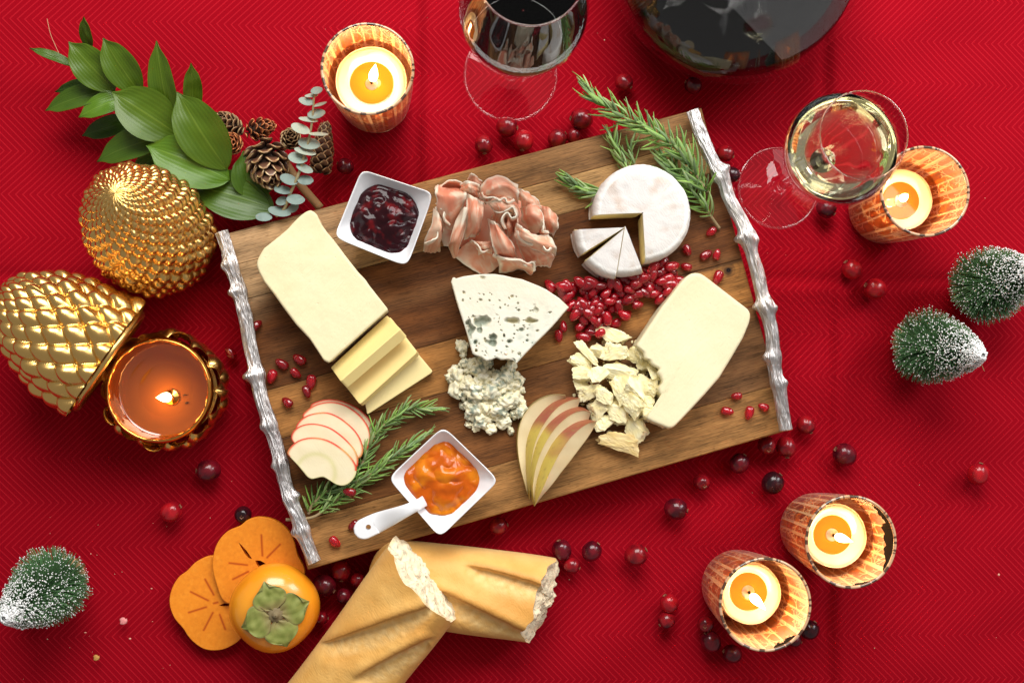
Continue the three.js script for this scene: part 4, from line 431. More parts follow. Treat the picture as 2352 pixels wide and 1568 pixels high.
// ---------------------------------------------------------------- pomegranate seeds
{
  const r = rng(31), vars = [];
  for (let k = 0; k < 4; k++) { const b = ball(14, 11); warp(b, (v) => { const t = v.y; v.x *= (0.72 - 0.22 * t) * (1 + 0.12 * N(v.x * 2 + k, t * 2, v.z * 2)); v.z *= (0.66 - 0.2 * t) * (1 + 0.14 * N(v.x * 2, t * 2 + k, v.z * 2)); const f = Math.max(Math.abs(v.x * 1.25), Math.abs(v.z * 1.3)); if (f > 0.6) { v.x *= lerp(1, 0.6 / f, 0.4); v.z *= lerp(1, 0.6 / f, 0.4); } }); vars.push(b); }
  const flesh = [[0.74, 0.012, 0.03], [0.6, 0.008, 0.02], [0.42, 0.005, 0.014]].map((c) => std({ color: c, transmission: 0.62, thickness: 0.004, ior: 1.38, roughness: 0.12, clearcoat: 0.8, clearcoatRoughness: 0.06 })), pip = std({ color: [0.72, 0.33, 0.27], roughness: 0.6 }), seed = ball(8, 6);
  const aril = (x, y, f, h, label, group, s = 1, dim = 0) => {
    const p = Z(f, x, y, h), g = thing('pomegranate_seed', label, 'pomegranate seed', p.setY(h + 0.0028), group);
    piece(g, 'flesh', vars[(r() * 4) | 0], flesh[dim || (r() * 2.4) | 0]); const k = piece(g, 'pip', seed, pip); k.scale.set(0.26, 0.5, 0.26); k.position.set(0.03, -0.06, 0.02);
    g.rotation.set(Math.PI / 2 + (r() - 0.5) * 0.9, 0, r() * 6.28, 'YXZ'); g.rotation.y = r() * 6.28; g.scale.setScalar(0.0047 * s * (0.85 + 0.3 * r()));
  };
  const G1 = 'loose pomegranate seeds';
  [[590, 747, 'D', BT, 'lone pomegranate seed touching the twig handle below the cheddar block'], [648, 836, 'D', BT, 'pomegranate seed at the top of the small group beside the twig handle'], [688, 825, 'D', BT, 'pomegranate seed of the small handle group nearest the cheddar block'], [625, 865, 'D', BT, 'pomegranate seed of the small group pressed against the twig handle'], [680, 857, 'D', BT, 'pomegranate seed with a white tip in the small handle group'], [715, 878, 'D', BT, 'pomegranate seed nearest the tilted cheddar slice'], [705, 899, 'D', BT, 'pomegranate seed just above the apple slices'], [660, 923, 'D', BT, 'pomegranate seed with a trailing white tail beside the apple slices'], [803, 1129, 'D', BT + 0.012, 'pomegranate seed lying on the rosemary below the apple'], [812, 1205, 'D', BT, 'pomegranate seed tucked behind the spoon end'], [770, 1243, 'D', BT, 'pomegranate seed on the bare wood near the lower board corner'], [530, 810, 'D', 0, 'pomegranate seed fallen on the cloth beside the upper part of the handle'], [572, 872, 'D', 0, 'shaded pomegranate seed on the cloth half under the handle'], [1632, 533, 'D', BT, 'pomegranate seed at the cut end of the rosemary stem'], [1577, 575, 'D', BT, 'pomegranate seed near the lower rim of the brie'], [1620, 586, 'D', BT, 'larger pomegranate seed of the pair below the rosemary stem'], [1645, 585, 'D', BT, 'slimmer pomegranate seed of the pair beside the silver handle'], [1575, 613, 'D', BT, 'upright pomegranate seed between the heap and the pair'], [1647, 638, 'D', BT, 'pomegranate seed beside the rounded corner of the white cheddar'], [1690, 909, 'D', BT, 'topmost of four pomegranate seeds right of the white cheddar'], [1669, 944, 'D', BT, 'pomegranate seed of the four that lies nearest the cheddar'], [1719, 948, 'D', BT, 'lowest of four pomegranate seeds beside the silver handle end'], [1752, 934, 'D', BT, 'pale pomegranate seed nearest the lower end of the silver handle'], [1263, 657, 'D', BT, 'pomegranate seed against the curved rim of the blue cheese'], [1293, 750, 'D', BT, 'pomegranate seed off the heap beside the blue cheese flank'], [1283, 772, 'D', BT, 'lowest pomegranate seed beside the blue cheese flank'], [1437, 724, 'D', BT, 'shiny pomegranate seed on the light wood apart from the heap'], [1377, 765, 'D', BT + 0.008, 'pomegranate seed propped on the long cheddar bar'], [1410, 745, 'D', BT, 'pomegranate seed above the end of the cheddar bar']].forEach(([x, y, f, h, l], i) => aril(x, y, f, h, l, G1, 1.05, i === 12 ? 2 : 0));
  const heap = [155, 1215, 160, 1310, 265, 1185, 290, 1250, 365, 1185, 380, 1275, 460, 1220, 465, 1135, 540, 1200, 650, 1160, 710, 1260, 580, 1310, 535, 1360, 610, 1405, 690, 1350, 780, 1390, 660, 1480, 840, 1280, 775, 1200, 875, 1195, 920, 1130, 815, 1110, 920, 1060, 1010, 1085, 1090, 1045, 1005, 1010, 1045, 1160, 975, 1240, 1050, 1270, 980, 1340, 1120, 1220, 1140, 1170, 290, 1380, 395, 1380, 325, 1455, 190, 1400, 220, 1480, 430, 1530, 510, 1510, 460, 1400, 250, 1430, 700, 1190, 600, 1220, 890, 1230, 1000, 1180, 940, 1290, 110, 1225, 105, 1270, 420, 1450, 370, 1430, 500, 1290, 620, 1280, 330, 1220, 560, 1160, 740, 1140, 960, 1110, 845, 1150, 720, 1310, 380, 1520, 290, 1510, 250, 1390, 780, 1290, 1060, 1210, 1085, 1090];
  for (let i = 0; i < heap.length; i += 2) aril(heap[i], heap[i + 1], 'R', BT + 0.0032 + 0.004 * (i % 4 === 0) , 'pomegranate seed in the dense heap between blue cheese, brie and white cheddar', 'pomegranate seeds in the heap', 1.12);
  const low = [205, 1250, 320, 1310, 420, 1240, 520, 1250, 640, 1340, 560, 1420, 740, 1340, 820, 1220, 900, 1170, 1000, 1120, 960, 1200, 1030, 1300, 350, 1400, 270, 1470, 460, 1480, 590, 1180, 680, 1230, 760, 1240, 860, 1090, 1080, 1130, 480, 1340, 400, 1330];
  for (let i = 0; i < low.length; i += 2) aril(low[i], low[i + 1], 'R', BT, 'pomegranate seed in the dense heap between blue cheese, brie and white cheddar', 'pomegranate seeds in the heap', 1.1);
  const tail = [505, 400, 520, 470, 565, 440, 625, 440, 665, 355, 600, 360, 555, 320, 470, 320, 440, 280, 585, 400, 640, 400];
  for (let i = 0; i < tail.length; i += 2) aril(tail[i], tail[i + 1], 'V', BT + 0.001, 'pomegranate seed in the dense heap between blue cheese, brie and white cheddar', 'pomegranate seeds in the heap', 1.1);
}
// ---------------------------------------------------------------- etched amber candle glasses
const flameGeo = (() => { const pr = spline([[0.0002, 0], [0.0026, 0.0025], [0.0038, 0.0065], [0.0033, 0.013], [0.0016, 0.0205], [0.0001, 0.0265]], 24); return lathe(pr, 20); })();
const M_flame = std({ color: [0, 0, 0], emissive: [1, 0.72, 0.34], roughness: 1 }); M_flame.emissiveIntensity = 14;
const M_wick = std({ color: [0.02, 0.015, 0.01], roughness: 1 });
{
  const W = 2048, Hh = 512, cv = document.createElement('canvas'); cv.width = W; cv.height = Hh; const x = cv.getContext('2d');
  const mk = (bg, fg, edge) => {
    const r = rng(77); x.fillStyle = bg; x.fillRect(0, 0, W, Hh); x.strokeStyle = fg; x.fillStyle = fg; x.lineCap = 'round';
    if (edge) for (let i = 0; i < 500; i++) { x.fillStyle = r() < 0.5 ? 'rgba(110,46,8,0.22)' : 'rgba(232,140,46,0.25)'; x.beginPath(); x.ellipse(r() * W, r() * Hh, 10 + 40 * r(), 10 + 50 * r(), r() * 3, 0, 7); x.fill(); } x.fillStyle = fg;
    const n = 25;
    for (let k = 0; k < n; k++) {
      const x0 = (k + 0.5 + (r() - 0.5) * 0.5) / n * W, wd = 12 + 18 * r(), lean = (r() - 0.5) * 26;
      for (const o of [-W, 0, W]) { x.beginPath(); x.moveTo(x0 + o - wd * 0.6, Hh); x.lineTo(x0 + o + wd * 0.6, Hh); x.lineTo(x0 + o + lean + wd * 0.4, 0); x.lineTo(x0 + o + lean - wd * 0.4, 0); x.fill(); }
      const br = (bx, by, a, l, w, d) => { const ex = bx + Math.cos(a) * l, ey = by - Math.sin(a) * l; x.lineWidth = w; for (const o of [-W, 0, W]) { x.beginPath(); x.moveTo(bx + o, by); x.lineTo(ex + o, ey); x.stroke(); } if (d > 0) { br(ex, ey, a + 0.35 + 0.5 * r(), l * 0.62, w * 0.78, d - 1); br(ex, ey, a - 0.3 - 0.5 * r(), l * 0.62, w * 0.78, d - 1); } };
      for (let q = 0; q < 7; q++) br(x0 + lean * (1 - (q + 0.5) / 7), 30 + (q + r() * 0.8) / 7 * (Hh - 20), r() < 0.5 ? 0.5 + 0.5 * r() : Math.PI - 0.5 - 0.5 * r(), 36 + 26 * r(), 9, 2);
    }
    const d = x.getImageData(0, 0, W, Hh); const t = new THREE.DataTexture(new Uint8Array(d.data), W, Hh); t.flipY = true; t.wrapS = t.wrapT = THREE.RepeatWrapping; t.magFilter = THREE.LinearFilter; t.needsUpdate = true; if (edge) t.colorSpace = THREE.SRGBColorSpace; return t;
  };
  const map = mk('rgb(186,92,20)', 'rgb(248,206,156)', true), tr = mk('rgb(170,170,170)', 'rgb(60,60,60)', false);
  const glass = std({ map, transmission: 1, transmissionMap: tr, thickness: 0, roughness: 0.45, clearcoat: 1, clearcoatRoughness: 0.06, specularIntensity: 1 });
  const amber = std({ color: [0.62, 0.26, 0.05], transmission: 0.75, thickness: 0, roughness: 0.35 });
  const rimMap = dataTex(256, 4, (i) => { const v = N(i * 0.19, 3.3, 1) + 0.5 * N(i * 0.5, 8.1, 2); return enc(v > 0.05 ? [0.09, 0.045, 0.025] : [0.6, 0.36, 0.2]); }, true, [1, 1]);
  const rimM = std({ map: rimMap, roughness: 0.12, clearcoat: 1 });
  const wax = std({ color: [0.9, 0.8, 0.58], roughness: 0.35, specularIntensity: 0.6, transmission: 0.3, thickness: 0 }), pool = std({ color: [0.42, 0.12, 0.003], roughness: 0.05, clearcoat: 1 }), tin = std({ color: [0.8, 0.75, 0.65], metalness: 1, roughness: 0.3 });
  const sootM = std({ color: [0.012, 0.008, 0.006], roughness: 0.95, specularIntensity: 0.1 });
  const H = 0.083, RT = 0.0312, RB = 0.0262;
  const candle = (label, rx, ry, wr, wh, off, lean, power, turn, dip, soot = [], fs = 0.85) => {
    const q = P(rx, ry, H), g = thing('votive_candle', label, 'candle', V(q.x, 0, q.z), 'amber birch candle glasses');
    const prof = spline([[RB * 0.93, 0.0008], [RB, 0.004], [lerp(RB, RT, 0.25) * 1.012, 0.022], [lerp(RB, RT, 0.6) * 1.014, 0.05], [RT, H]], 30), nA = 96, rows = [], uv = [];
    prof.forEach(([r, y], i) => { const row = [], u = []; for (let j = 0; j <= nA; j++) { const a = j / nA * Math.PI * 2; row.push(V(r * Math.cos(a), y, r * Math.sin(a))); u.push([j / nA + turn, 1 - y / H]); } rows.push(row); uv.push(u); });
    piece(g, 'etched_glass', grid(rows, false, null, false, (p, i, j) => uv[i][j]), glass);
    const rimRows = []; for (let i = 0; i <= nA; i++) { const a = i / nA * Math.PI * 2, row = []; for (let j = 0; j < 10; j++) { const b = j / 10 * Math.PI * 2, r = RT - 0.0006 + 0.0011 * Math.cos(b); row.push(V(r * Math.cos(a), H + 0.0012 * Math.sin(b), r * Math.sin(a))); } rimRows.push(row); }
    piece(g, 'rim', grid(rimRows, true, null, true, (p, i) => [i / nA, 0.5]), rimM);
    piece(g, 'glass_base', lathe([[0.0001, 0.0006], [RB * 0.9, 0.0006], [RB * 0.93, 0.0012], [RB * 0.9, 0.003], [0.0001, 0.003]], 64), amber);
    const w0 = V(off[0], 0.0035, off[1]), pr = [[0.0003, wh - dip - 0.0005], [wr * 0.5, wh - dip - 0.0003], [wr * 0.6, wh - dip + 0.0006], [wr * 0.7, wh - dip * 0.35], [wr * 0.86, wh], [wr * 0.95, wh + 0.0002], [wr, wh - 0.0016], [wr * 1.0, wh * 0.5], [wr * 0.97, 0.001], [wr * 0.94, 0], [0.0003, 0]];
    const wg = lathe(spline(pr, 50), 64); warp(wg, (v) => { const r = Math.hypot(v.x, v.z), a = Math.atan2(v.z, v.x), k = 1 + 0.02 * N(Math.cos(a) * 1.5 + turn * 9, Math.sin(a) * 1.5, v.y * 20) * sm(r, 0.3 * wr, wr); v.x *= k; v.z *= k; v.y += 0.0008 * N(v.x * 90, v.z * 90, turn * 5) * sm(r, wr * 0.6, wr * 0.8); });
    const wm = piece(g, 'wax', wg, wax); wm.position.copy(w0);
    const pm = piece(wm, 'melted_wax', lathe([[0.0002, wh - dip + 0.0008], [wr * 0.57, wh - dip + 0.0008], [wr * 0.62, wh - dip + 0.0012]].map(([r, y]) => [r, y]).reverse(), 56), pool); void pm;
    const top = wh - dip + 0.0035, wk = piece(g, 'wick', sweep([V(0, top - 0.004, 0), V(0.0002, top + 0.003, 0), V(lean[0] * 0.006, top + 0.0065, lean[1] * 0.006)], 10, 6, () => 0.0007), M_wick); wk.position.set(off[0], 0, off[1]);
    const tn = piece(g, 'wick_holder', lathe([[0.0012, 0.003], [0.0014, 0.0026], [0.0017, 0.0008], [0.0042, 0.0004], [0.0046, 0]].reverse(), 24), tin); tn.position.set(off[0], wh - dip + 0.0035 + 0.001, off[1]);
    const fl = piece(g, 'flame', flameGeo, M_flame); fl.position.set(off[0] + lean[0] * 0.004, top + 0.0048, off[1] + lean[1] * 0.004); fl.rotation.set(lean[1], 0, -lean[0]); fl.scale.set(fs, fs * 0.95, fs);
    for (const [a0, a1, dep] of soot) { const sr = []; for (let i = 0; i <= 6; i++) { const row = []; for (let k = 0; k <= 40; k++) { const a = lerp(a0, a1, k / 40), lo = dep * Math.pow(Math.sin(Math.PI * k / 40), 0.7) * (0.75 + 0.5 * N(k * 0.28, a0, 3) + 0.3 * N(k * 0.8, a0, 7)), y = H - 0.0008 - i / 6 * Math.max(0.0002, lo), r = lerp(lerp(RB, RT, 0.6) * 1.014, RT, (y - 0.05) / 0.033) - 0.0009; row.push(V(r * Math.cos(a), y, r * Math.sin(a))); } sr.push(row); } piece(g, 'soot', grid(sr, false, null, true), sootM); }
    const l = new THREE.PointLight(new THREE.Color().setRGB(1, 0.6, 0.25), power * 0.3); l.name = 'flame_light'; l.position.set(fl.position.x + lean[0] * 0.008, fl.position.y + 0.009, fl.position.z + lean[1] * 0.008); l.castShadow = true; l.shadow.radius = 0.14; g.add(l);
  };
  candle('brightly glowing candle glass standing alone beside the eucalyptus and pinecones', 844, 158, 0.0252, 0.047, [0.0004, 0.0002], [0.16, -0.3], 0.028, 0.1, 0.0065);
  candle('candle glass partly behind the white wine glass', 2125, 439, 0.0222, 0.038, [0.0006, -0.0008], [-0.15, -0.05], 0.021, 0.37, 0.005, [[0.9, 1.5, 0.01]], 0.75);
  candle('candle glass with red cranberries around its foot', 1758, 1388, 0.0222, 0.038, [0.0005, -0.0006], [0.25, 0.35], 0.023, 0.62, 0.007, [[0.75, 1.4, 0.011]], 0.85);
  candle('candle glass with a sooty inner wall and a green herb scrap at its rim', 1955, 1244, 0.0228, 0.043, [0.0012, 0.0004], [0.3, 0.1], 0.023, 0.83, 0.0075, [[-1.25, 0.75, 0.02], [1.1, 1.55, 0.009]], 0.8);
}
// ---------------------------------------------------------------- wine glasses and decanter
{
  const sheet = std({ color: [0.985, 0.985, 0.985], transmission: 1, thickness: 0, roughness: 0.0, ior: 1.55 }), solid = std({ color: [0.99, 0.99, 0.99], transmission: 1, thickness: 0.01, roughness: 0, ior: 1.45 }), footM = std({ color: [0.985, 0.985, 0.985], transmission: 1, thickness: 0, roughness: 0, ior: 1.45, specularIntensity: 0.9 }), rimG = std({ color: [1, 1, 1], transmission: 1, thickness: 0.004, roughness: 0.02, ior: 1.5 });
  const glassOf = (name, label, foot, rf, hb, Rb, hr, rr, stemTop, fill, liquid, lname) => {
    const q = P(foot[0], foot[1], 0), g = thing(name, label, 'wine glass', V(q.x, 0, q.z), null);
    piece(g, 'foot_rim', lathe([[rf, 0.0014], [rf + 0.0009, 0.002], [rf + 0.0011, 0.0026], [rf + 0.0006, 0.0034], [rf - 0.0006, 0.0036], [rf - 0.0014, 0.0028], [rf - 0.001, 0.0018], [rf, 0.0014]], 128), sheet);
    piece(g, 'foot', lathe([[rf * 0.97, 0.0026], [rf * 0.7, 0.0034], [rf * 0.35, 0.0046], [0.0075, 0.0062], [0.0055, 0.0086], [0.0003, 0.0092]], 96), footM);
    piece(g, 'stem', lathe(spline([[0.0058, 0.0085], [0.0042, 0.014], [0.0034, 0.03], [0.0034, stemTop - 0.02], [0.0048, stemTop - 0.006], [0.008, stemTop + 0.001]], 40), 28), solid);
    const prof = spline([[0.0003, stemTop], [0.008, stemTop + 0.0012], [Rb * 0.55, stemTop + (hb - stemTop) * 0.22], [Rb * 0.88, stemTop + (hb - stemTop) * 0.6], [Rb, hb], [lerp(Rb, rr, 0.3), lerp(hb, hr, 0.42)], [lerp(Rb, rr, 0.75), lerp(hb, hr, 0.8)], [rr, hr]], 60);
    piece(g, 'bowl', lathe(prof, 128), sheet);
    const rimRows = []; for (let i = 0; i < 96; i++) { const a = i / 96 * Math.PI * 2, row = []; for (let j = 0; j < 8; j++) { const b = j / 8 * Math.PI * 2, r = rr + 0.0006 * Math.cos(b); row.push(V(r * Math.cos(a), hr + 0.0007 * Math.sin(b), r * Math.sin(a))); } rimRows.push(row); } rimRows.push(rimRows[0]);
    piece(g, 'rim', grid(rimRows, true, null, true), rimG);
    const wl = prof.filter(([, y]) => y < fill).map(([r, y]) => [Math.max(0.0003, r - 0.0009), y + 0.0008]), re = wl[wl.length - 1][0];
    wl.push([re + 0.0002, fill + 0.0003], [re - 0.0012, fill - 0.0006], [re - 0.004, fill - 0.001], [0.0003, fill - 0.001]);
    piece(g, lname, lathe(wl, 128), liquid);
  };
  const red = std({ color: [1, 1, 1], transmission: 1, thickness: 0.05, roughness: 0, ior: 1.34, attenuationColor: [0.32, 0.012, 0.02], attenuationDistance: 0.004 }), white = std({ color: [1, 1, 1], transmission: 1, thickness: 0.05, roughness: 0, ior: 1.26, attenuationColor: [0.94, 0.87, 0.5], attenuationDistance: 0.09 });
  glassOf('red_wine_glass', 'tall stemmed glass of red wine cut by the top of the picture', [1172, 175], 0.0345, 0.152, 0.0405, 0.222, 0.0308, 0.098, 0.155, red, 'red_wine');
  glassOf('white_wine_glass', 'stemmed glass of white wine leaning into view over a candle glass', [1786, 433], 0.0305, 0.146, 0.0358, 0.187, 0.0268, 0.098, 0.149, white, 'white_wine');
  // decanter
  const c = P(1697, -109, 0.05), d = thing('wine_decanter', 'wide glass decanter of dark red wine beside the red wine glass', 'decanter', V(c.x, 0, c.z), null), RD = 0.0925;
  const pr = spline([[0.0003, 0.001], [0.055, 0.001], [0.072, 0.006], [RD * 0.97, 0.03], [RD, 0.045], [RD * 0.96, 0.058], [0.07, 0.083], [0.042, 0.104], [0.024, 0.128], [0.019, 0.155], [0.02, 0.2], [0.031, 0.24]], 90);
  piece(d, 'glass_body', lathe(pr, 160), sheet);
  const inner = pr.filter(([, y]) => y < 0.056).map(([r, y]) => [Math.max(0.0003, r - 0.0042 * sm(y, 0.004, 0.03) - 0.001), y + 0.0035]), re = inner[inner.length - 1][0];
  inner.push([re - 0.001, 0.0592], [0.0003, 0.0592]);
  piece(d, 'red_wine', lathe(inner, 160), red);
}
// ---------------------------------------------------------------- gold pinecone ornaments
const M_gold = std({ color: [0.87, 0.55, 0.18], metalness: 1, roughness: 0.27 });
function scaled(R, len, nA, amp, v1 = 1, nRow = 190, nCol = 300, grow = 1) {   // body of revolution along y studded with overlapping domed scales
  const rowsW = [0]; for (let i = 1; i <= 400; i++) { const v = i / 400 * v1, ds = len * v1 / 400 * Math.hypot(1, 0.6); rowsW.push(rowsW[i - 1] + ds / (Math.max(R(v), 0.004) * 2 * Math.PI / nA * 0.86)); }
  const wAt = (v) => { const f = v / v1 * 400, i = Math.min(399, Math.floor(f)); return lerp(rowsW[i], rowsW[i + 1], f - i); };
  const rows = [];
  for (let i = 0; i <= nRow; i++) {
    const v = 1 - Math.pow(1 - i / nRow, 1.0); const vv = v * v1, w = wAt(vv), row = [], slope = (R(Math.min(1, vv + 0.01)) - R(Math.max(0, vv - 0.01))) / (0.02 * len), nl = Math.hypot(1, slope);
    for (let j = 0; j < nCol; j++) {
      const u = j / nCol * nA; let h = 0;
      for (let k = Math.floor(w) - 1; k <= Math.floor(w) + 2; k++) { const off = (k & 1) * 0.5, cu = Math.round(u - off) + off, dv = (w - k) * 1.02, du = (u - cu) * 1.9 * (1 + 0.55 * Math.max(0, dv)), e = du * du + dv * dv; if (e < 1) h = Math.max(h, Math.pow(1 - e, 0.62) * (0.82 + 0.18 * Math.sin(k * 7.1 + Math.round(u - off) * 3.7)) * (1 + 0.4 * dv)); }
      const r0 = Math.max(R(vv), 0.0003), hh = h * amp * Math.pow(r0 / R(0.2), 0.75) * grow, r = r0 + hh / nl, a = j / nCol * Math.PI * 2;
      row.push(V(r * Math.cos(a), vv * len - hh * slope / nl, r * Math.sin(a)));
    }
    rows.push(row);
  }
  const last = rows[nRow], mid = last.reduce((a, p) => a.add(p.clone()), V(0, 0, 0)).divideScalar(nCol); if (v1 === 1) rows.push(last.map((p) => p.clone().lerp(mid.clone().setY(mid.y + 0.0008), 0.98)));
  return grid(rows, true, null, false);
}
{
  const base = P(352, 556, 0.03), R1 = (v) => 0.0385 * Math.sqrt(Math.max(0, 1 - Math.pow(Math.max(0, v - 0.24) / 0.76, 1.75))) * (v < 0.24 ? lerp(0.8, 1, Math.sin(v / 0.24 * Math.PI / 2)) : 1);
  const g = thing('gold_pinecone_candle_jar', 'closed gold mercury-glass pinecone jar standing upright below the leafy branch', 'pinecone jar', V(base.x, 0, base.z), null);
  const top = P(266, 446, 0.118), ax = top.clone().sub(V(base.x, 0, base.z)).normalize(), len = 0.122;
  const up = piece(g, 'lid', scaled(R1, len, 21, 0.0062, 1, 230, 360), M_gold); up.quaternion.setFromUnitVectors(UPV, ax);
  piece(g, 'jar_bottom', lathe([[0.0003, 0.0006], [0.026, 0.0006], [0.031, 0.003], [0.032, 0.006], [0.0003, 0.0061]], 48), M_gold);
  // lid lying on its side against the open jar
  const R2 = (v) => 0.0395 * Math.sqrt(Math.max(0, 1 - Math.pow(Math.max(0, v - 0.02) / 0.98, 1.7))) + 0.001;
  const a = P(244, 825, 0.042), b = P(16, 682, 0.057), ax2 = b.clone().sub(a), L2 = ax2.length() + 0.006; ax2.normalize();
  const l2 = thing('fallen_gold_pinecone', 'large gold glass pinecone lying on its side against the open candle jar', 'glass pinecone', V(a.x, 0, a.z), null);
  const m2 = piece(l2, 'shell', scaled(R2, L2, 16, 0.0088, 1, 230, 340), M_gold); m2.position.y = a.y; m2.quaternion.setFromUnitVectors(UPV, ax2);
  const rim2 = lathe([[0.0398, 0.0015], [0.0412, -0.0005], [0.041, -0.003], [0.0385, -0.0045], [0.0362, -0.003], [0.0365, 0.004], [0.03, 0.03]], 90); const rm = piece(l2, 'rim', rim2, M_gold); rm.position.y = a.y; rm.quaternion.copy(m2.quaternion);
  // open jar with a lit candle in it
  const hJ = 0.047, jc = P(362, 896, hJ), j = thing('open_gold_candle_jar', 'open gold pinecone jar with a lit orange candle and scalloped outside', 'candle jar', V(jc.x, 0, jc.z), null);
  const RJ = (v) => 0.0335 + 0.003 * Math.sin(Math.min(1, v * 1.1) * Math.PI * 0.8);
  piece(j, 'outer_wall', scaled(RJ, hJ - 0.006, 13, 0.0075, 0.98, 120, 360, 1.0), M_gold);
  const copper = std({ color: [0.8, 0.36, 0.08], metalness: 1, roughness: 0.14 });
  const ir = lathe([[0.0363, hJ - 0.0068], [0.0372, hJ - 0.005], [0.0366, hJ - 0.0022], [0.0353, hJ - 0.0002], [0.0342, hJ], [0.0335, hJ - 0.0015], [0.0328, hJ - 0.006], [0.0325, hJ - 0.014], [0.0322, hJ - 0.026]], 96);
  warp(ir, (v) => { const t = Math.atan2(v.z, v.x), r = Math.hypot(v.x, v.z); if (v.y < hJ - 0.0015 && r < 0.0336) { const k = 1 + 0.011 * Math.sin(t * 13 + v.y * 200) + 0.006 * Math.sin(t * 26 - v.y * 420); v.x *= k; v.z *= k; } });
  piece(j, 'inner_wall', ir, copper);
  const wx = lathe([[0.0327, hJ - 0.0205], [0.031, hJ - 0.0218], [0.026, hJ - 0.0222], [0.0205, hJ - 0.0224], [0.0195, hJ - 0.0228], [0.0185, hJ - 0.0226], [0.01, hJ - 0.0226], [0.0003, hJ - 0.0226]], 80);
  const wm = piece(j, 'liquid_wax', wx, std({ color: [0.26, 0.07, 0.006], roughness: 0.06, clearcoat: 1, transmission: 0.35, thickness: 0.01 })); void wm;
  piece(j, 'jar_bottom', lathe([[0.0003, 0.0008], [0.03, 0.0008], [0.0325, 0.0045], [0.0003, 0.0046]], 48), M_gold);
  const f0 = P(392, 912, hJ - 0.02), fx = f0.x - jc.x, fz = f0.z - jc.z, bit = ball(8, 6);
  piece(j, 'wick_holder', lathe([[0.0055, 0], [0.0052, 0.0012], [0.002, 0.0016], [0.0015, 0.0045]], 24), copper).position.set(fx, hJ - 0.0224, fz);
  const fl = piece(j, 'flame', flameGeo, M_flame); fl.scale.set(0.9, 0.55, 0.9); fl.position.set(fx, hJ - 0.0182, fz); fl.rotation.set(0.02, 0, 0.5);
  for (const [dx, dz, sx, sz] of [[0.0105, 0.004, 1.1, 0.7], [0.0092, -0.0015, 1.4, 0.5]]) { const m = piece(j, 'burnt_crumb', bit, M_wick); m.position.set(fx + dx, hJ - 0.0218, fz + dz); m.scale.set(0.001 * sx, 0.0006, 0.001 * sz); }
  const l = new THREE.PointLight(new THREE.Color().setRGB(1, 0.52, 0.16), 0.0028); l.name = 'flame_light'; l.position.set(fx - 0.003, hJ - 0.0125, fz); l.castShadow = true; l.shadow.radius = 0.12; j.add(l);
}
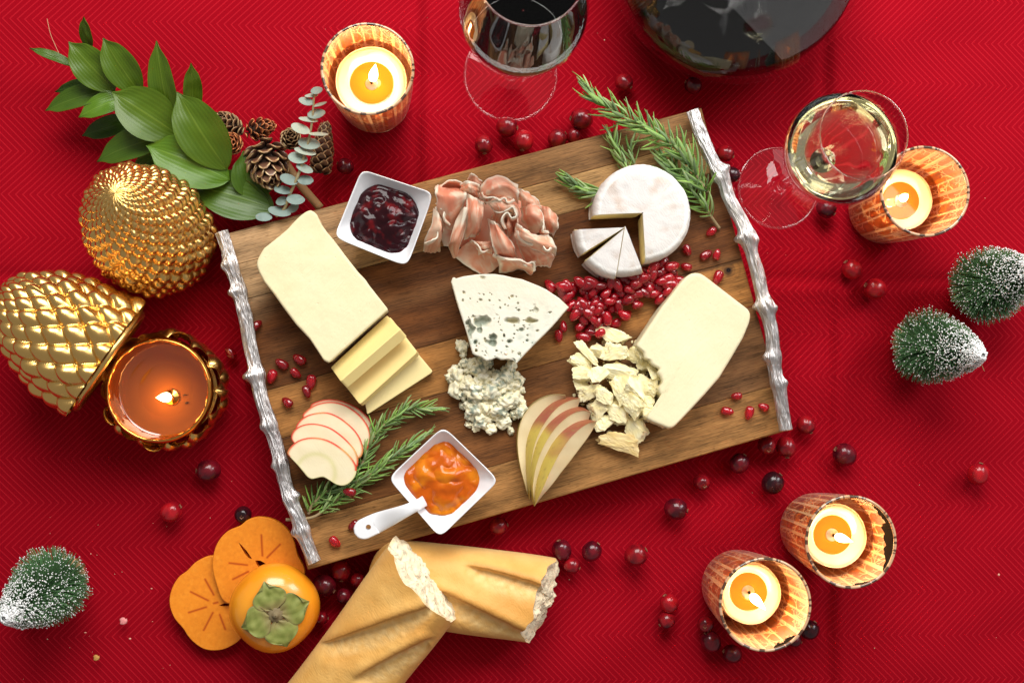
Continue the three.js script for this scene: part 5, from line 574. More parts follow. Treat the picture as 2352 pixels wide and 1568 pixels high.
// ---------------------------------------------------------------- leafy branch, pinecones, eucalyptus
{
  const leafTex = dataTex(128, 256, (x, y) => { const u = Math.abs(x / 127 - 0.5) * 2, v = y / 255; const vein = 0.5 + 0.5 * Math.cos(u * 38 * (0.6 + 0.4 * Math.sin(Math.PI * v))); let c = mix3([0.075, 0.15, 0.011], [0.09, 0.178, 0.014], vein * 0.5 + 0.5 * N(x * 0.04, y * 0.02, 3)); c = mix3(c, [0.15, 0.25, 0.035], 0.55 * (1 - sm(u, 0.015, 0.06))); c = mix3(c, [0.05, 0.12, 0.018], 0.25 * sm(N(x * 0.02, y * 0.013, 8), 0, 0.5)); return enc(c); }, true);
  leafTex.wrapS = leafTex.wrapT = THREE.ClampToEdgeWrapping;
  const leafBump = dataTex(128, 256, (x, y) => { const u = Math.abs(x / 127 - 0.5) * 2, v = y / 255; const b = 0.5 + 0.1 * Math.cos(u * 38 * (0.6 + 0.4 * Math.sin(Math.PI * v))) - 0.4 * (1 - sm(u, 0.01, 0.07)); return [b, b, b]; });
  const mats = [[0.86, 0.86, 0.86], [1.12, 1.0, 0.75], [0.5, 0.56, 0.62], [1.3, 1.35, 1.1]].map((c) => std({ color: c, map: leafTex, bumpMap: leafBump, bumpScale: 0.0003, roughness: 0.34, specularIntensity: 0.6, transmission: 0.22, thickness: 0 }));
  const blade = (base, tip, w, arch, roll, cup, shape = 1) => {
    const d = tip.clone().sub(base), L = d.length(), D = d.clone().normalize(), S = D.clone().cross(UPV).normalize().applyAxisAngle(D, roll), U = S.clone().cross(D), nL = 26, nW = 10, rows = [], uv = [], T = 0.00018;
    for (const s of [1, -1]) for (let i = 0; i <= nL; i++) { const t = i / nL, ww = w / 2 * Math.pow(Math.sin(Math.PI * Math.pow(t, 0.92 * shape)), 0.72) * (t > 0.8 ? lerp(1, 0.35, sm(t, 0.8, 1)) : 1) + 0.0003, row = [], q = []; for (let j = 0; j <= nW; j++) { const k = (s > 0 ? j : nW - j) / nW * 2 - 1; const p = base.clone().addScaledVector(D, t * L).addScaledVector(S, k * ww).addScaledVector(U, arch * Math.sin(Math.PI * t) * L + cup * w * (k * k - 0.35) * Math.sin(Math.PI * t) + 0.0009 * N(t * 4 + L * 90, k * 2, w * 300) + s * T); row.push(p); q.push([(k + 1) / 2, t]); } if (s > 0) { rows.push(row); uv.push(q); } else { rows[i].push(...row); uv[i].push(...q); } }
    return grid(rows, true, null, false, (p, i, j) => uv[i][j]);
  };
  const s0 = Z('A', 1500, 1195, 0.02), br = thing('leafy_branch', 'green leafy branch with broad pointed leaves above the gold pinecone jar', 'leafy branch', V(s0.x, 0, s0.z), null);
  const SH = 0.022, stem = ZS('A', [2132, 1382, 2000, 1228, 1800, 1390, 1660, 1300, 1500, 1195, 1340, 1040, 1190, 885, 1060, 740, 920, 590, 800, 545, 720, 545, 640, 450, 585, 335], 0.016);
  part(br, 'stem', sweep(stem.slice(2), 90, 9, (t) => 0.0016 * (1 - 0.6 * t)), std({ color: [0.1, 0.16, 0.03], roughness: 0.6 }));
  part(br, 'cut_stem', sweep(stem.slice(0, 2).concat([Z('A', 1900, 1080, 0.014)]).map((p, i) => p.setY(0.012 + i * 0.002)), 20, 10, () => 0.0032), std({ color: [0.3, 0.17, 0.07], roughness: 0.8 }));
  const leaf = (tx, ty, th, bx, by, bh, w, m, arch = 0.06, roll = 0, cup = 0.12) => { const b = Z('A', bx, by, bh), t = Z('A', tx, ty, th), ww = w / (1.668 * 1.7415) * 0.000315 * 1.22; part(br, 'leaf', blade(b, t, ww, arch, roll, cup), mats[m]); };
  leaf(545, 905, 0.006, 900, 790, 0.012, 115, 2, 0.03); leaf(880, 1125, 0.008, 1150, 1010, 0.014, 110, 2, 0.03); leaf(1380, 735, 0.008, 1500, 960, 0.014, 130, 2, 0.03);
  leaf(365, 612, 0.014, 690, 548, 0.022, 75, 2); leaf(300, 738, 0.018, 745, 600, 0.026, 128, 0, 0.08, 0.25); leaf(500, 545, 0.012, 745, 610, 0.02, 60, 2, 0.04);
  leaf(522, 782, 0.028, 880, 640, 0.026, 125, 3, 0.1, 0.2); leaf(555, 112, 0.05, 595, 345, 0.03, 68, 1, 0.02, -0.2); leaf(195, 322, 0.03, 500, 440, 0.026, 52, 0, 0.06, 0.3);
  leaf(645, 1078, 0.02, 1165, 905, 0.026, 178, 0, 0.12, 0.25); leaf(1272, 420, 0.055, 1285, 770, 0.03, 100, 1, 0.03, 0.5); leaf(1620, 1005, 0.03, 1745, 1330, 0.02, 240, 0, 0.08, 0.2);
  leaf(455, 278, 0.04, 765, 605, 0.028, 190, 1, 0.1, -0.1); leaf(685, 253, 0.044, 935, 625, 0.03, 178, 1, 0.1, -0.15); leaf(1042, 272, 0.055, 1170, 870, 0.03, 150, 1, 0.08, -0.3);
  leaf(1280, 1240, 0.024, 1830, 1395, 0.022, 265, 0, 0.1, 0.15); leaf(742, 613, 0.044, 1195, 905, 0.032, 262, 1, 0.12, 0); leaf(1178, 612, 0.05, 1512, 1130, 0.034, 258, 1, 0.12, -0.1);
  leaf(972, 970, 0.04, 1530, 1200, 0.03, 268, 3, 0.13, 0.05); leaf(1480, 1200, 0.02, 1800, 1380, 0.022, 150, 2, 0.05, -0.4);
  // small brown pinecones with gilded tips
  const mw = std({ vertexColors: true, roughness: 0.45, clearcoat: 0.35, clearcoatRoughness: 0.2 }), mw2 = std({ vertexColors: true, color: [1.5, 0.85, 0.6], roughness: 0.45, clearcoat: 0.35, clearcoatRoughness: 0.2 }), core = std({ color: [0.045, 0.022, 0.012], roughness: 0.9 }), unit = ball(10, 8);
  const sc = (() => { const b = ball(14, 10); return tint(warp(b, (v) => { const t = (v.z + 1) / 2; v.x *= 0.5 * (0.5 + 0.75 * Math.pow(t, 0.8)); v.y = v.y * 0.13 * (1.15 - 0.3 * t) + 0.34 * t * t + 0.05 * Math.cos(v.x * 6); v.z = t; }), (x, y, z) => { const s = N(x * 30, y * 30, z * 30); let c = mix3([0.035, 0.015, 0.009], [0.12, 0.052, 0.028], sm(z, 0.35, 0.8)); c = mix3(c, [0.36, 0.2, 0.085], sm(z, 0.88, 0.99) * 0.8); return s > 0.36 && z > 0.7 ? [0.8, 0.6, 0.3] : c; }); })();
  const cone = (label, f, x, y, h, R, len, axis, nS, open, mat, fat = 1) => {
    const q = Z(f, x, y, h), g = thing('brown_pinecone', label, 'pinecone', q, 'brown pinecones by the leafy branch'), Q = new THREE.Quaternion().setFromUnitVectors(UPV, axis.clone().normalize());
    const co = piece(g, 'core', unit, core); co.scale.set(R * 0.5, len * 0.48, R * 0.5); co.quaternion.copy(Q);
    for (let i = 0; i < nS; i++) {
      const v = (i + 0.5) / nS, a = i * 2.39996, yy = (v - 0.5) * len, rr = R * 0.42 * Math.sqrt(Math.max(0.05, 1 - Math.pow(Math.abs(v - 0.38) / 0.66, 2))), tilt = lerp(-0.35, 1.25, v) * open + (1 - open) * 0.9, s = R * (0.78 - 0.42 * Math.abs(v - 0.35)) * (v > 0.9 ? 0.6 : 1);
      const m = piece(g, 'scale', sc, mat), out = V(Math.cos(a), 0, Math.sin(a)), dir = out.clone().multiplyScalar(Math.cos(tilt)).addScaledVector(UPV, Math.sin(tilt)), side = V(-Math.sin(a), 0, Math.cos(a)), nr = dir.clone().cross(side).negate();
      if (nr.dot(UPV) < 0) nr.negate(); const M = new THREE.Matrix4().makeBasis(nr.clone().cross(dir).normalize(), nr, dir);
      m.quaternion.copy(Q).multiply(new THREE.Quaternion().setFromRotationMatrix(M)); m.scale.set(s * 0.95 * fat, s, s); m.position.copy(V(out.x * rr * 0.55, yy, out.z * rr * 0.55).applyQuaternion(Q));
    }
  };
  cone('dark brown pinecone facing up at the tip of the big leaf', 'A', 1520, 838, 0.026, 0.0112, 0.02, V(-0.3, 0.8, -0.3), 46, 0.7, mw);
  cone('small reddish-brown pinecone nestled below the darkest one', 'A', 1537, 957, 0.03, 0.0098, 0.017, V(0, 1, 0.15), 40, 0.7, mw2);
  cone('pinecone with tan and orange broken scales between the others', 'A', 1732, 858, 0.028, 0.0096, 0.021, V(0.8, 0.5, -0.1), 40, 0.75, mw2, 0.8);
  cone('largest open pinecone with glittering gold tips in front of the group', 'A', 1782, 1085, 0.03, 0.0182, 0.028, V(0.2, 0.4, 0.75), 48, 0.85, mw, 0.85);
  cone('dark rosette pinecone half behind the eucalyptus stem', 'A', 1938, 925, 0.024, 0.009, 0.015, V(0.1, 1, -0.1), 38, 0.75, mw);
  cone('long narrow pinecone lying nearest the candle glass', 'A', 2152, 1000, 0.018, 0.0108, 0.036, V(0.12, 0.15, -1), 74, 0.55, mw);
  // eucalyptus
  const eu = thing('eucalyptus_sprig', 'pale blue-green eucalyptus sprig with round leaves over the pinecones', 'eucalyptus', Z('A', 1950, 1250, 0.035), null);
  const me = [[0.3, 0.38, 0.32], [0.42, 0.47, 0.37], [0.2, 0.28, 0.25]].map((c) => std({ color: c, roughness: 0.6, transmission: 0.15, thickness: 0, sheen: 0.3, sheenColor: [0.8, 0.9, 0.9] }));
  part(eu, 'stem', sweep([[2095, 615, 0.062], [2090, 700, 0.06], [2078, 830, 0.056], [2052, 960, 0.05], [2020, 1070, 0.046], [1980, 1190, 0.042], [1935, 1290, 0.036], [1890, 1400, 0.03], [1840, 1440, 0.027]].map(([x, y, h]) => Z('A', x, y, h)), 60, 7, (t) => 0.0007 + 0.0006 * t), std({ color: [0.36, 0.3, 0.16], roughness: 0.7 }));
  const r = rng(14);
  [[2110, 603, 40, 26, -15, .064, 0], [2075, 636, 44, 15, -5, .061, 1], [2043, 675, 52, 29, 15, .06, 0], [2132, 695, 48, 13, -18, .06, 1], [2108, 758, 60, 36, -10, .058, 0], [2055, 796, 64, 19, 8, .057, 1], [2003, 857, 66, 36, 22, .055, 1], [2122, 893, 66, 15, 2, .056, 1], [2060, 956, 74, 44, 10, .05, 0], [2033, 1009, 74, 26, 14, .049, 1], [1985, 1052, 66, 42, 12, .046, 0], [2030, 1122, 60, 30, 24, .045, 0], [1925, 1196, 62, 38, 22, .041, 2], [2035, 1200, 54, 36, 5, .042, 2], [1885, 1265, 62, 32, 10, .037, 2], [1970, 1330, 62, 38, 5, .037, 2], [1880, 1340, 44, 32, -20, .033, 2], [1862, 1410, 78, 36, 12, .031, 2], [1952, 1388, 42, 30, -30, .03, 2], [1757, 1447, 56, 32, 3, .031, 2]].forEach(([x, y, rx, ry, an, h, m]) => {
    const c = Z('A', x, y, h), k = 0.000315 / (1.668 * 1.7415) * 0.95, a = an * Math.PI / 180, rows = [], seed = r() * 9;
    for (const s of [1, -1]) for (let q = 0; q <= 7; q++) { const t = s > 0 ? 0.02 + 0.98 * q / 7 : 1 - 0.98 * q / 7, row = []; for (let i = 0; i < 26; i++) { const b = i / 26 * Math.PI * 2, ex = Math.cos(b) * (Math.cos(b) > 0.9 ? 1.05 : 1) * rx * k * t, ez = Math.sin(b) * ry * k * t, foldz = Math.max(0, 1 - ry / rx) * 0.8; row.push(V(c.x + ex * Math.cos(a) - ez * Math.sin(a), c.y + foldz * ez * 1.2 + 0.0012 * N(ex * 160 + seed, ez * 160, seed) + 0.05 * ex * ex / 0.01 + s * 0.00015, c.z + ex * Math.sin(a) + ez * Math.cos(a))); } rows.push(row); }
    part(eu, 'leaf', grid(rows, true, null, true), me[m]);
  });
}
// ---------------------------------------------------------------- bottle-brush trees
{
  const r = rng(3), H = 0.07, pos = [], idx = [], col = [], tp = [], ti = [], tc = [];
  const prof = (v) => 0.0236 * Math.min(1, Math.sqrt((v + 0.09) / 0.26)) * (v > 0.17 ? Math.pow(Math.max(0, 1 - (v - 0.17) / 0.85), 0.7) : 1) + 0.0008;
  const octa = [[1, 0, 0], [-1, 0, 0], [0, 1, 0], [0, -1, 0], [0, 0, 1], [0, 0, -1]], of = [0, 2, 4, 4, 2, 1, 1, 2, 5, 5, 2, 0, 4, 3, 0, 1, 3, 4, 5, 3, 1, 0, 3, 5];
  const spike = (a, b, w, c0, c1) => { const d = b.clone().sub(a).normalize(), s = d.clone().cross(V(0.3, 0.9, 0.2)).normalize(), u = s.clone().cross(d), o = pos.length / 3; for (let k = 0; k < 3; k++) { const q = a.clone().addScaledVector(s, Math.cos(k * 2.094) * w).addScaledVector(u, Math.sin(k * 2.094) * w); pos.push(q.x, q.y, q.z); col.push(...c0); } for (let k = 0; k < 3; k++) { const q = b.clone().addScaledVector(s, Math.cos(k * 2.094) * w * 0.6).addScaledVector(u, Math.sin(k * 2.094) * w * 0.6); pos.push(q.x, q.y, q.z); col.push(...c1); } for (let k = 0; k < 3; k++) { const n = (k + 1) % 3; idx.push(o + k, o + n, o + 3 + k, o + n, o + 3 + n, o + 3 + k); } idx.push(o + 3, o + 4, o + 5); };
  const snow = (p, s) => { const o = tp.length / 3; for (const v of octa) { tp.push(p.x + v[0] * s * (0.7 + 0.6 * r()), p.y + v[1] * s * (0.7 + 0.6 * r()), p.z + v[2] * s * (0.7 + 0.6 * r())); const w = 0.78 + 0.12 * r(); tc.push(w, w, w * 0.99); } for (const i of of) ti.push(o + i); };
  for (let i = 0; i < 5600; i++) {
    const v = Math.pow(r(), 0.85), a = i * 2.39996 + r(), y = 0.006 + v * (H - 0.008), R = prof(v) * (0.84 + 0.2 * r()) * (1 + 0.08 * N(Math.cos(a) * 2, v * 5, Math.sin(a) * 2)), lift = -0.12 + 1.0 * v;
    const d = V(Math.cos(a) * Math.cos(lift), Math.sin(lift), Math.sin(a) * Math.cos(lift)), p0 = V(0, y, 0).addScaledVector(d, R * 0.15), p1 = V(0, y, 0).addScaledVector(d, R);
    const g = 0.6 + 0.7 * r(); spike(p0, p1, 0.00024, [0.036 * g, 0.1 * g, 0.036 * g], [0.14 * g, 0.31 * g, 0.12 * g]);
    const fr = r() < 0.3 + 0.5 * v + 0.45 * N(Math.cos(a) * 2.5, v * 6, Math.sin(a) * 2.5 + 4); if (fr) snow(p1, 0.00027 + 0.00025 * r() * r() + 0.0004 * v * r());
  }
  for (let i = 0; i < 420; i++) { const v = 0.88 + 0.13 * r(), a = r() * 6.28, R = prof(Math.min(1, v)) * (0.2 + 0.8 * r()); snow(V(Math.cos(a) * R, 0.008 + v * (H - 0.01), Math.sin(a) * R), 0.0007 + 0.0006 * r()); }
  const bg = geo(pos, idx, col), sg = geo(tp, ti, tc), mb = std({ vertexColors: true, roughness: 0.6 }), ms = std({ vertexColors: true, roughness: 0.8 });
  const wood = std({ color: [0.52, 0.3, 0.16], roughness: 0.6 }), wire = std({ color: [0.3, 0.3, 0.3], metalness: 1, roughness: 0.4 });
  const t0 = thing('bottle_brush_tree', 'frosted green bottle-brush tree closest to the twig-handled board', 'miniature tree', V(0, 0, 0), 'frosted miniature trees');
  const inner = new THREE.Group(); inner.name = 'tree_body'; void inner;
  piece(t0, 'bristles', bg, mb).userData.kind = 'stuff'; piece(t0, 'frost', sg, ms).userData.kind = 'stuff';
  piece(t0, 'wooden_base', lathe([[0.0003, 0], [0.0115, 0], [0.0125, 0.001], [0.0125, 0.0055], [0.0115, 0.0065], [0.0003, 0.0066]], 32), wood); piece(t0, 'wire_trunk', lathe([[0.0009, 0.006], [0.0009, H]], 8), wire);
  const stand = (t, b, tip, h, s, label) => { const p = P(b[0], b[1], 0), q = P(tip[0], tip[1], h), ax = q.sub(p).normalize(); t.position.set(p.x, 0.0005, p.z); const tilt = Math.acos(ax.y); t.position.y = Math.sin(tilt) * 0.012 * 0.6; t.quaternion.setFromUnitVectors(UPV, ax); t.rotateY(s * 37); t.scale.setScalar(s); t.userData.label = label; };
  const t1 = t0.clone(), t2 = t0.clone(); for (const t of [t1, t2]) { t.name = numbered('bottle_brush_tree'); scene.add(t); }
  stand(t0, [2086, 788], [2248, 815], 0.077, 1.2, 'frosted green bottle-brush tree nearest the board, its snowy tip fully in view');
  stand(t1, [2222, 668], [2374, 621], 0.077, 1.22, 'frosted bottle-brush tree cut by the picture edge beside the candle glass');
  stand(t2, [156, 1318], [14, 1416], 0.077, 1.18, 'frosted bottle-brush tree standing alone beyond the persimmons');
}
// ---------------------------------------------------------------- persimmons
{
  const mO = std({ vertexColors: true, roughness: 0.24, clearcoat: 0.5, clearcoatRoughness: 0.15 });
  const c = P(630, 1396, 0.026), g = thing('whole_persimmon', 'whole glossy orange persimmon with a green four-lobed calyx', 'persimmon', V(c.x, 0, c.z), null);
  const ax = P(648, 1424, 0.05).sub(V(c.x, 0.022, c.z)).normalize().add(V(0, 0.8, 0)).normalize(), Q = new THREE.Quaternion().setFromUnitVectors(UPV, ax), RP = 0.0318;
  const surf = (a, b) => { const k = 1 - 0.035 * Math.pow(Math.abs(Math.sin(2 * b)), 3) * Math.sin(a), y = Math.cos(a), r = Math.sin(a); return V(r * Math.cos(b) * RP * k, y * RP * 0.76 * (1 - 0.22 * Math.exp(-((a / 0.5) ** 2))), r * Math.sin(b) * RP * k); };
  const rows = []; for (let i = 0; i <= 48; i++) { const row = []; for (let j = 0; j < 72; j++) row.push(surf(clamp(i / 48, 0.003, 0.997) * Math.PI, j / 72 * Math.PI * 2)); rows.push(row); }
  const body = piece(g, 'fruit', grid(rows, true, (p) => mix3([0.8, 0.235, 0.008], [0.86, 0.33, 0.016], 0.5 + 0.8 * fbm(p.x * 40, p.y * 40, p.z * 40, 3) + 6 * p.y), true), mO); body.quaternion.copy(Q); body.position.y = 0.0245;
  const mL = std({ vertexColors: true, roughness: 0.6 });
  for (let k = 0; k < 4; k++) {
    const b0 = k * Math.PI / 2 - 0.33, rr = []; for (let i = 0; i <= 14; i++) { const t = i / 14, row = []; for (const s of [1, -1]) for (let j = 0; j <= 16; j++) { const q = (s > 0 ? j : 16 - j) / 16 * 2 - 1; const wdt = 0.0118 * Math.pow(Math.sin(Math.PI * (0.08 + 0.9 * t)), 0.6), rad = 0.004 + t * 0.0205 * (1 - 0.2 * q * q * t) , side = q * wdt * (t < 0.12 ? t / 0.12 * 0.5 + 0.5 : 1); const x = Math.cos(b0) * rad - Math.sin(b0) * side, z = Math.sin(b0) * rad + Math.cos(b0) * side, d = Math.hypot(x, z), a = Math.asin(clamp(d / RP, 0, 0.99)), base = Math.cos(a) * RP * 0.76 * (1 - 0.22 * Math.exp(-((a / 0.5) ** 2))); row.push(V(x, base + 0.0012 + 0.0022 * Math.pow(t, 2) * (0.6 + 0.9 * q * q) + 0.0012 * N(q * 2.4 + k * 4, t * 3, k) + s * 0.0003, z)); } rr.push(row); }
    const l = piece(g, 'calyx_lobe', grid(rr, true, (p, i, j) => { const t = i / 14, q = Math.abs(((j <= 16 ? j : 33 - j) / 16) * 2 - 1); return mix3(mix3([0.17, 0.2, 0.035], [0.27, 0.29, 0.07], 0.5 + N(p.x * 300, p.z * 300, k)), [0.24, 0.17, 0.07], 0.7 * (1 - sm(t, 0.05, 0.4)) + 0.5 * sm(Math.max(t, q), 0.93, 1)); }, false), mL); l.quaternion.copy(Q); l.position.y = 0.0245;
  }
  const st = piece(g, 'stem_scar', lathe([[0.0056, 0.0185], [0.0056, 0.0203], [0.0035, 0.0212], [0.0022, 0.0212], [0.0019, 0.0232], [0.0003, 0.0235]], 24), std({ color: [0.2, 0.15, 0.075], roughness: 0.8 })); st.quaternion.copy(Q); st.position.y = 0.0245;
  // two slices
  const slice = (label, list, h, ctr, lines, hole, tx, tz) => {
    const y = h + 0.006, pts = curve(ZS('Q', list, y), true).getPoints(120), cc = Z('Q', ctr[0], ctr[1], y), s = new THREE.Shape(pts.map((p) => new THREE.Vector2(p.x - cc.x, -(p.z - cc.z))));
    for (const hl of hole) s.holes.push(new THREE.Path(ZS('Q', hl, y).map((p) => new THREE.Vector2(p.x - cc.x, -(p.z - cc.z)))));
    const e = new THREE.ExtrudeGeometry(s, { depth: 0.0042, bevelEnabled: true, bevelSize: 0.0006, bevelOffset: -0.0006, bevelThickness: 0.0007, bevelSegments: 3, curveSegments: 12 });
    const k = 512 / 0.084, cv = document.createElement('canvas'); cv.width = cv.height = 512; const x = cv.getContext('2d'); x.fillStyle = 'rgb(238,140,30)'; x.fillRect(0, 0, 512, 512);
    const rr = rng(list[0]); for (let i = 0; i < 2600; i++) { x.fillStyle = `rgba(${rr() < 0.5 ? '255,170,60' : '214,110,14'},0.12)`; x.beginPath(); x.arc(rr() * 512, rr() * 512, 2 + 7 * rr(), 0, 7); x.fill(); }
    x.lineCap = 'round'; for (const [x0, y0, x1, y1] of lines) { const a = Z('Q', x0, y0, y), b = Z('Q', x1, y1, y); for (const [w, cst] of [[14, 'rgba(205,95,8,0.35)'], [8, 'rgba(190,80,6,0.5)'], [4, 'rgba(165,66,6,0.6)']]) { x.strokeStyle = cst; x.lineWidth = w; x.beginPath(); x.moveTo(256 + (a.x - cc.x) * k, 256 + (a.z - cc.z) * k); x.lineTo(256 + (b.x - cc.x) * k, 256 + (b.z - cc.z) * k); x.stroke(); } }
    const t = new THREE.CanvasTexture(cv); t.colorSpace = THREE.SRGBColorSpace; const p = e.attributes.position, uv = []; for (let i = 0; i < p.count; i++) uv.push(0.5 + p.getX(i) / 0.084, 0.5 + p.getY(i) / 0.084); e.setAttribute('uv', new THREE.Float32BufferAttribute(uv, 2));
    warp(e, (v) => { const yy = h + v.z + v.x * tx - v.y * tz; v.set(cc.x + v.x, Math.max(yy, 0.0005), cc.z - v.y); });
    solo('persimmon_slice', e, std({ map: t, roughness: 0.42, clearcoat: 0.25, clearcoatRoughness: 0.2, specularIntensity: 0.5, bumpMap: noiseTex, bumpScale: 0.00015 }), V(cc.x, h, cc.z), label, 'persimmon slice', 'persimmon slices');
  };
  slice('persimmon slice lying flat, farthest from the board, with a star of core lines', [98, 540, 108, 470, 145, 405, 190, 370, 240, 322, 320, 292, 400, 325, 470, 400, 505, 560, 478, 715, 405, 772, 345, 787, 280, 780, 222, 742, 190, 705, 172, 676, 122, 615], 0.001, [290, 545], [[210, 480, 300, 525], [285, 415, 330, 495], [200, 588, 290, 560], [278, 680, 325, 590], [390, 675, 362, 600], [330, 540, 350, 535]], [[352, 552, 385, 535, 415, 540, 425, 556, 380, 560]], 0, 0);
  slice('persimmon slice propped on the other, touching the board, with a slit hole', [322, 335, 345, 232, 400, 165, 470, 133, 505, 105, 560, 88, 640, 100, 710, 145, 748, 205, 772, 290, 800, 345, 805, 385, 760, 430, 640, 480, 520, 510, 425, 545, 380, 528, 345, 450], 0.0075, [560, 300], [[412, 330, 505, 340], [430, 415, 510, 375], [580, 182, 585, 290], [678, 232, 610, 300]], [[455, 216, 478, 232, 505, 262, 530, 298, 535, 312, 512, 308, 490, 285, 468, 246], [542, 312, 575, 312, 620, 338, 660, 352, 600, 372, 562, 358, 550, 335]], 0.02, -0.02);
}
// ---------------------------------------------------------------- bread
{
  const crust = std({ vertexColors: true, roughness: 0.5, specularIntensity: 0.45, bumpMap: noiseTex, bumpScale: 0.0003 }), crumbM = std({ vertexColors: true, roughness: 0.95, specularIntensity: 0.2, bumpMap: noiseTex, bumpScale: 0.0008 });
  const bread = (label, A, B, W, H, grooves, round0, seed, skew, y0 = 0, slant = 0.006, lift = 0) => {
    const a = Z('Q', A[0], A[1], H * 0.5), b = Z('Q', B[0], B[1], H * 0.5 + lift), L = Math.hypot(b.x - a.x, b.z - a.z), D = V(b.x - a.x, 0, b.z - a.z).normalize(), S = V(-D.z, 0, D.x), g = thing('bread_piece', label, 'baguette', V((a.x + b.x) / 2, 0, (a.z + b.z) / 2), 'torn baguette pieces');
    const gr = grooves.map((q) => { const p0 = Z('Q', q[0], q[1], H + lift * q[6]), p1 = Z('Q', q[2], q[3], H + lift * 0.9); return [p0.x, p0.z, p1.x, p1.z, q[4], q[5]]; });
    const nS = 250, nA = 190, rows = [], cols = [];
    const endAt = (ang) => L + 0.004 * N(Math.cos(ang) * 2.2 + seed, Math.sin(ang) * 2.2, seed) + 0.0013 * N(Math.cos(ang) * 5 + seed, Math.sin(ang) * 5, 2) + skew * Math.cos(ang) - slant * (Math.sin(ang) + 1);
    const ringR = (t) => (round0 && t < 0.16 ? Math.sqrt(1 - ((0.16 - t) / 0.16) ** 2.2) : 1) * (1 + 0.02 * Math.sin(t * 5 + seed));
    for (let i = 0; i <= nS; i++) { const t = i / nS, row = [], cr = []; for (let j = 0; j < nA; j++) {
      const an = j / nA * Math.PI * 2, k = ringR(t), s = t * endAt(an); let cs = Math.cos(an), sn = Math.sin(an); const ex = 0.86; cs = Math.sign(cs) * Math.pow(Math.abs(cs), ex); sn = Math.sign(sn) * Math.pow(Math.abs(sn), sn < 0 ? 0.6 : ex);
      let x = cs * W / 2 * k * (1 + 0.02 * N(t * 3, cs * 1.2, seed)), y = H * 0.45 + sn * (sn < 0 ? H * 0.44 : H * 0.55) * k * (1 + 0.03 * N(t * 3 + seed, cs * 1.2, 3));
      const p = V(a.x, 0, a.z).addScaledVector(D, s).addScaledVector(S, x); let dy = 0, gc = 0, ear = 0;
      if (sn > -0.1) for (const [x0, z0, x1, z1, dep, sd] of gr) { const dx = x1 - x0, dz = z1 - z0, l = Math.hypot(dx, dz), u = ((p.x - x0) * dx + (p.z - z0) * dz) / l / l, d = ((p.x - x0) * dz - (p.z - z0) * dx) / l * sd * 1000 + 1.6 * Math.sin(u * 3.1) + 0.5 * N(u * 9, seed, 4), m = sm(u, -0.05, 0.22) * (1 - sm(u, 0.92, 1.1)) * sm(sn, -0.1, 0.3);
        const wv = 17 * Math.sqrt(Math.max(0.06, Math.sin(Math.PI * clamp(u, 0.02, 0.98)))), val = d > -1 ? (1 - Math.exp(-(((d + 1) / 1.7) ** 2))) * Math.exp(-Math.pow(Math.max(0, d) / wv, 2.4)) * (1 + 0.16 * fbm(p.x * 220, p.z * 220, 4, 3)) : 0; dy += m * (dep * 0.34 * Math.exp(-(((d + 3.5) / 5) ** 2)) - dep * 0.72 * val); gc = Math.max(gc, m * sm(d, -0.6, 0.8) * (1 - sm(d, wv * 0.55, wv * 1.05))); ear = Math.max(ear, m * Math.exp(-(((d + 1.6) / 1.9) ** 2))); }
      y += dy + 0.0006 * fbm(p.x * 90, p.z * 90, seed, 3); x = 0; p.y = y0 + y + lift * Math.pow(t, 1.4); row.push(p);
      const top = sm(sn, -0.3, 0.8), no = fbm(p.x * 60, p.z * 60, seed + y * 60, 4); let c = mix3([0.7, 0.36, 0.085], [0.84, 0.5, 0.155], 0.5 + 0.9 * no); c = mix3(c, [0.64, 0.285, 0.055], 0.7 * top * sm(N(p.x * 24 + seed, p.z * 24, 5), -0.2, 0.5)); c = mix3(c, mix3([0.92, 0.64, 0.28], [0.78, 0.44, 0.13], 0.5 + fbm(p.x * 200, p.z * 200, 2, 3)), 0.85 * gc); c = mix3(c, [0.52, 0.22, 0.045], 0.65 * ear); c = mix3(c, [0.82, 0.6, 0.3], 0.6 * (1 - top)); cr.push(c);
    } rows.push(row); cols.push(cr); }
    part(g, 'crust', grid(rows, true, (p, i, j) => cols[i][j], false), crust);
    const endRing = rows[nS], ec = endRing.reduce((q, p) => q.add(p), V(0, 0, 0)).divideScalar(nA), er = [endRing]; const nk = 22;
    for (let k = 1; k <= nk; k++) { const t = 1 - k / nk * 0.985; er.push(endRing.map((p) => { const q = ec.clone().lerp(p, t); const bulge = 0.0045 * (1 - t) * (0.4 + N(q.x * 30, q.y * 30, q.z * 30)) + 0.0034 * fbm(q.x * 150 + seed, q.y * 150, q.z * 150, 3) * Math.min(1, (1 - t) * 6) ; return q.addScaledVector(D, bulge * 1.6); })); }
    part(g, 'torn_crumb', grid(er, true, (p, i) => mix3(i < 2 ? [0.72, 0.5, 0.24] : [0.78, 0.64, 0.41], [0.85, 0.76, 0.57], 0.5 + 0.8 * fbm(p.x * 150, p.y * 150, p.z * 150, 3)).map((q) => q * (1 - 0.45 * sm(N(p.x * 420, p.y * 420, p.z * 420), 0.25, 0.5))), false), crumbM);
    return { D, S };
  };
  bread('torn baguette piece lying behind, its ragged end pointing at the cranberries', [1135, 405], [2105, 533], 0.0605, 0.047, [[1640, 342, 2130, 480, 0.0075, -1, 0], [1420, 440, 2020, 735, 0.0078, -1, 0]], true, 4, -0.0055, 0, 0.008);
  bread('torn baguette piece in front, cut by the bottom of the picture', [800, 1260], [1460, 372], 0.066, 0.055, [[820, 800, 1500, 540, 0.008, -1, 0.25], [1050, 950, 1450, 740, 0.007, -1, 0.4]], false, 9, -0.008, 0.001, 0.007, 0.028);
}
